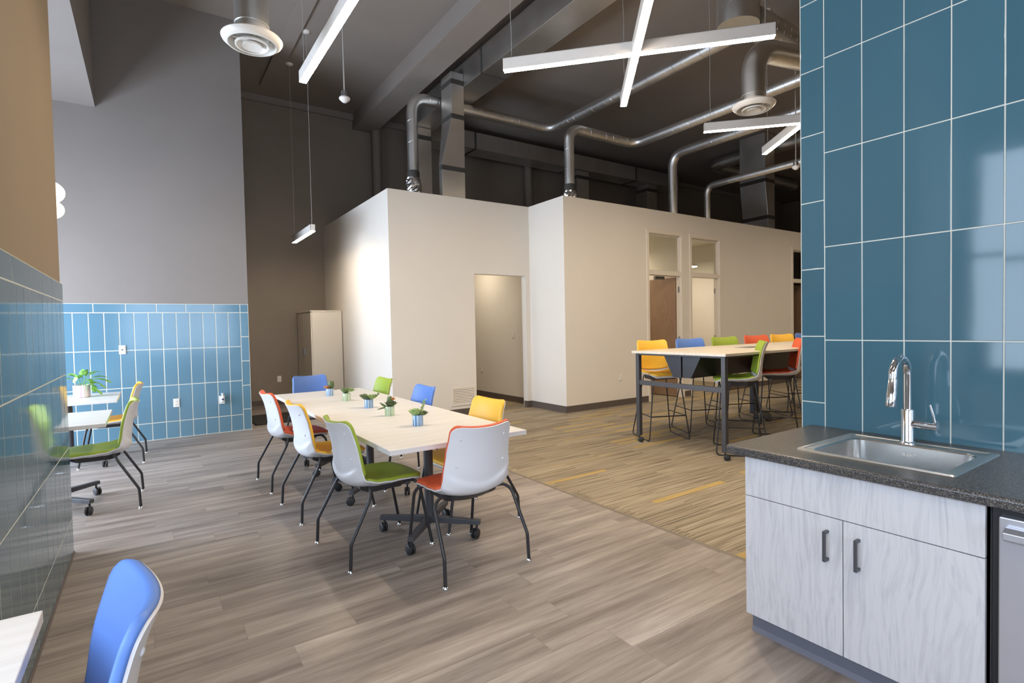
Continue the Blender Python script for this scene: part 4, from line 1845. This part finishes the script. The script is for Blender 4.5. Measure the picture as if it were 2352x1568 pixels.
def round_duct(label, pts, r, bend=.18, foil=None, spiral=.16, name='round_duct', group='round galvanised ducts'):
    P_ = [Vector(p) for p in pts]
    o = thing(name, label, 'duct', P_[0], 0, group)
    L0 = P_[0]
    mb = MB()
    path = fillet([p - L0 for p in P_], bend, 8)
    mb.tube(path, r, 24)
    mb.build('pipe', M['galv'], o)
    for a, b in zip(path[:-1], path[1:]):
        L = (b - a).length
        if L < .5:
            continue
        d = (b - a).normalized()
        u = d.cross(Vector((0, 0, 1)) if abs(d.z) < .9 else Vector((1, 0, 0))).normalized()
        v = d.cross(u)
        n = max(2, int(L / spiral)) * 14
        hp = [a + d * (L * k / n) + (u * math.cos(2 * PI * k / 14) + v * math.sin(2 * PI * k / 14)) * r for k in range(n + 1)]
        sm = MB()
        sm.tube(hp, .0035, 5)
        sm.build('lock_seam', M['galv'], o)
    if foil is not None:
        fm = MB()
        rr = random.Random(3)
        n = 10
        vs, fs = [], []
        seg = 22
        for i in range(n + 1):
            for k in range(seg):
                a = 2 * PI * k / seg
                q = r * (1.12 + .35 * math.sin(PI * i / n)) + rr.uniform(-.012, .012)
                vs.append((q * math.cos(a), q * math.sin(a), foil - L0.z + .30 * i / n - .02))
        for i in range(n):
            for k in range(seg):
                k2 = (k + 1) % seg
                fs.append((i * seg + k, i * seg + k2, (i + 1) * seg + k2, (i + 1) * seg + k))
        fm.add(vs, fs, False)
        fm.build('foil_sleeve', M['foil'], o)
        b = MB()
        b.lathe([(r * 1.02, 0), (r * 1.12, .02), (r * 1.12, .09), (r * 1.02, .11)], (0, 0, foil - L0.z + .28), 20)
        b.build('sealant_band', M['tape'], o)
    return o


RZ = 3.384
round_duct('round duct rising behind the office corner, turning over the doorway', [(3.725, 8.30, RZ), (3.725, 8.30, 5.28), (6.64, 8.30, 5.28), (6.64, 4.16, 5.28)], .092, .30, foil=3.66)
round_duct('round duct rising above the second office corner', [(6.03, 7.02, RZ), (6.03, 7.02, 4.80), (7.64, 7.02, 4.80), (7.64, 2.0, 4.80)], .085, .26, foil=3.45)
round_duct('round duct above the office doors with one elbow', [(8.72, 7.02, RZ), (8.72, 7.02, 4.78), (8.72, 2.0, 4.78)], .088, .28)
round_duct('thin dark round duct farthest along the office roof', [(9.82, 7.02, RZ), (9.82, 7.02, 4.30), (9.82, 3.0, 4.30)], .065, .2)
round_duct('larger round duct running deep over the office roof', [(17.0, 9.0, 5.70), (12.85, 9.0, 5.70), (12.85, 3.0, 5.70)], .15, .3)
round_duct('thick spiral trunk duct leaving behind the tiled wall', [(6.44, 3.95, 5.25), (10.5, 3.95, 5.25)], .19, .2)
round_duct('wide vertical duct dropping from the ceiling onto the trunk', [(6.18, 3.93, CZ), (6.18, 3.95, 5.10)], .25, .2, spiral=.22)


def diffuser(label, x, y, z, R0, neck, pts):
    r = thing('ceiling_diffuser', label, 'diffuser', (x, y, z), 0, 'round white ceiling diffusers')
    mb = MB()
    mb.lathe([(R0 * .55, .10), (R0 * .60, .085), (R0 * .97, .055), (R0, .045), (R0 * .97, .03), (R0 * .82, .0), (R0 * .78, .0), (R0 * .72, .035), (R0 * .60, .095)], (0, 0, 0), 40)
    mb.build('outer_cone', M['diffuser'], r)
    for a, b, z0 in ((.56, .40, -.012), (.33, .0, -.018)):
        mb = MB()
        if b > 0:
            mb.lathe([(R0 * b, z0 + .04), (R0 * (a - .04), z0 + .012), (R0 * a, z0 + .014), (R0 * a, z0), (R0 * (a - .05), z0), (R0 * b, z0 + .03)], (0, 0, 0), 36)
        else:
            mb.lathe([(0, z0 + .03), (R0 * .3, z0 + .02), (R0 * a, z0 + .006), (R0 * a, z0), (R0 * .26, z0 + .004), (0, z0 + .01)], (0, 0, 0), 36)
        mb.build('inner_cone', M['diffuser'], r)
    mb = MB()
    mb.box((-R0 * .66, -.006, .03), (R0 * .66, .006, .036))
    mb.box((-.006, -R0 * .66, .03), (.006, R0 * .66, .036))
    mb.tube([(0, 0, 0), (0, 0, .04)], .006, 8)
    mb.build('spider_bracket', M['diffuser'], r)
    mb = MB()
    mb.tube(fillet([Vector(p) - Vector((x, y, z)) for p in pts], .46, 12), neck, 28)
    ring(mb, Vector(pts[0]) - Vector((x, y, z)) + Vector((0, 0, .10)), (0, 0, 1), neck, .01, .006)
    mb.build('duct_neck', M['galv'], r)
    return r


diffuser('white round diffuser on a straight duct left of the long lamp', .765, 4.76, 3.74, .228, .125, [(.765, 4.76, 3.80), (.765, 4.76, CZ)])
diffuser('white round diffuser on a curved elbow near the tiled wall', 5.54, 3.36, 3.745, .222, .122, [(5.54, 3.36, 3.80), (5.54, 3.36, 4.40), (7.3, 3.02, 4.46)])


def rect_riser(label, x0, x1, y0, y1, z0, z1, taper, tapes, group='square duct risers'):
    cx_, cy_ = (x0 + x1) / 2, (y0 + y1) / 2
    r = thing('rectangular_duct', label, 'duct', (cx_, cy_, z0), 0, group)
    mb = MB()
    a, b = x1 - cx_, y1 - cy_
    zt0, zt1 = taper[0] - z0, taper[1] - z0
    sec = [(0, a * taper[2], b), (zt0, a * taper[2], b), (zt1, a, b), (z1 - z0, a, b)]
    vs, fs = [], []
    for z, p, q in sec:
        o = a - p
        vs += [(-p + o, -q, z), (p + o, -q, z), (p + o, q, z), (-p + o, q, z)]
    for i in range(len(sec) - 1):
        for k in range(4):
            k2 = (k + 1) % 4
            fs.append((i * 4 + k, i * 4 + k2, i * 4 + 4 + k2, i * 4 + 4 + k))
    fs += [(3, 2, 1, 0), tuple(len(vs) - 4 + k for k in range(4))]
    mb.add(vs, fs)
    mb.build('duct_body', M['galv'], r, bevel=.004)
    for tz in tapes:
        z = tz - z0
        f_ = 1.0 if z >= zt1 else (taper[2] if z <= zt0 else taper[2] + (1 - taper[2]) * (z - zt0) / (zt1 - zt0))
        tmb = MB()
        p = a * f_
        o = a - p
        tmb.box((-p + o - .006, -b - .006, z - .04), (p + o + .006, b + .006, z + .045))
        tmb.build('sealant_band', M['tape'], r)
    return r


r = thing('rectangular_duct', 'tall square galvanised duct standing on the office roof with dark sealed joints', 'duct', (4.2, 7.77, RZ), 0, 'square duct risers')
SEC = [(0, -.21, .21, 0, .11), (.72, -.21, .21, 0, .11), (1.48, -.01, .22, 0, .36), (2.22, -.01, .22, 0, .36)]
mb = MB()
vs, fs = [], []
for z, xa, xb, ya, yb in SEC:
    vs += [(xa, ya, z), (xb, ya, z), (xb, yb, z), (xa, yb, z)]
for i in range(3):
    for k in range(4):
        k2 = (k + 1) % 4
        fs.append((i * 4 + k, i * 4 + k2, i * 4 + 4 + k2, i * 4 + 4 + k))
fs += [(3, 2, 1, 0), (12, 13, 14, 15)]
mb.add(vs, fs)
mb.build('duct_body', M['galv'], r, bevel=.004)
for z, xa, xb, ya, yb in ((.64, -.21, .21, 0, .11), (1.50, -.01, .22, 0, .36), (2.06, -.01, .22, 0, .36)):
    tmb = MB()
    tmb.box((xa - .005, ya - .005, z - .035), (xb + .005, yb + .005, z + .04))
    tmb.build('sealant_band', M['tape'], r)
rect_riser('tapered square duct far right on the office roof', 12.15, 12.56, 7.1, 7.75, RZ, 5.9, (3.95, 4.75, .72), (3.92, 4.78))
rect_riser('narrow dark square duct behind the corner riser', 4.48, 4.78, 9.75, 10.05, RZ, 5.394, (3.8, 4.9, .9), (3.75, 5.2))


def rect_run(label, a, b, joints, axis):
    c = [(p + q) / 2 for p, q in zip(a, b)]
    r = thing('rectangular_duct', label, 'duct', c, 0, 'square duct runs under the ceiling')
    mb = MB()
    mb.box([p - q for p, q in zip(a, c)], [p - q for p, q in zip(b, c)])
    mb.build('duct_body', M['galv'], r, bevel=.004)
    for j in joints:
        m = MB()
        lo = [p - q - .012 for p, q in zip(a, c)]
        hi = [p - q + .012 for p, q in zip(b, c)]
        lo[axis], hi[axis] = j - c[axis] - .02, j - c[axis] + .02
        m.box(lo, hi)
        m.build('joint_flange', M['tape'], r)
    return r


rect_run('main square duct running beside the ceiling beam', (4.425, -1.0, 5.40), (4.87, 10.1, 5.80), (8.55, 7.2, 4.4, 1.8), 1)
rect_run('square duct running along the dark rear wall', (4.82, 10.25, 5.38), (13.0, 10.75, 5.74), (6.1, 8.9, 11.2), 0)
for x, y, lab in ((9.3, 10.5, 'dark square drop duct on the rear wall, nearer one'), (11.9, 10.5, 'dark square drop duct on the rear wall, farther one')):
    rect_riser(lab, x - .2, x + .2, y - .2, y + .2, RZ, 5.364, (3.8, 4.8, .9), (5.2,), 'drop ducts on the rear wall')
mb = MB()
mb.lathe([(.095, 0), (.095, CZ)], (0, 0, 0), 24)
tag(mb.build('steel_column', M['dark_wall'], None, (4.12, 11.03, 0)), 'round painted column on the rear wall beside the ceiling beam', 'column')
for x, lab in ((8.1, 'painted column on the rear wall behind the second round duct'), ):
    mb = MB()
    mb.lathe([(.10, 0), (.10, CZ)], (0, 0, 0), 24)
    tag(mb.build('steel_column', M['dark_wall'], None, (x, 11.03, 0)), lab, 'column')
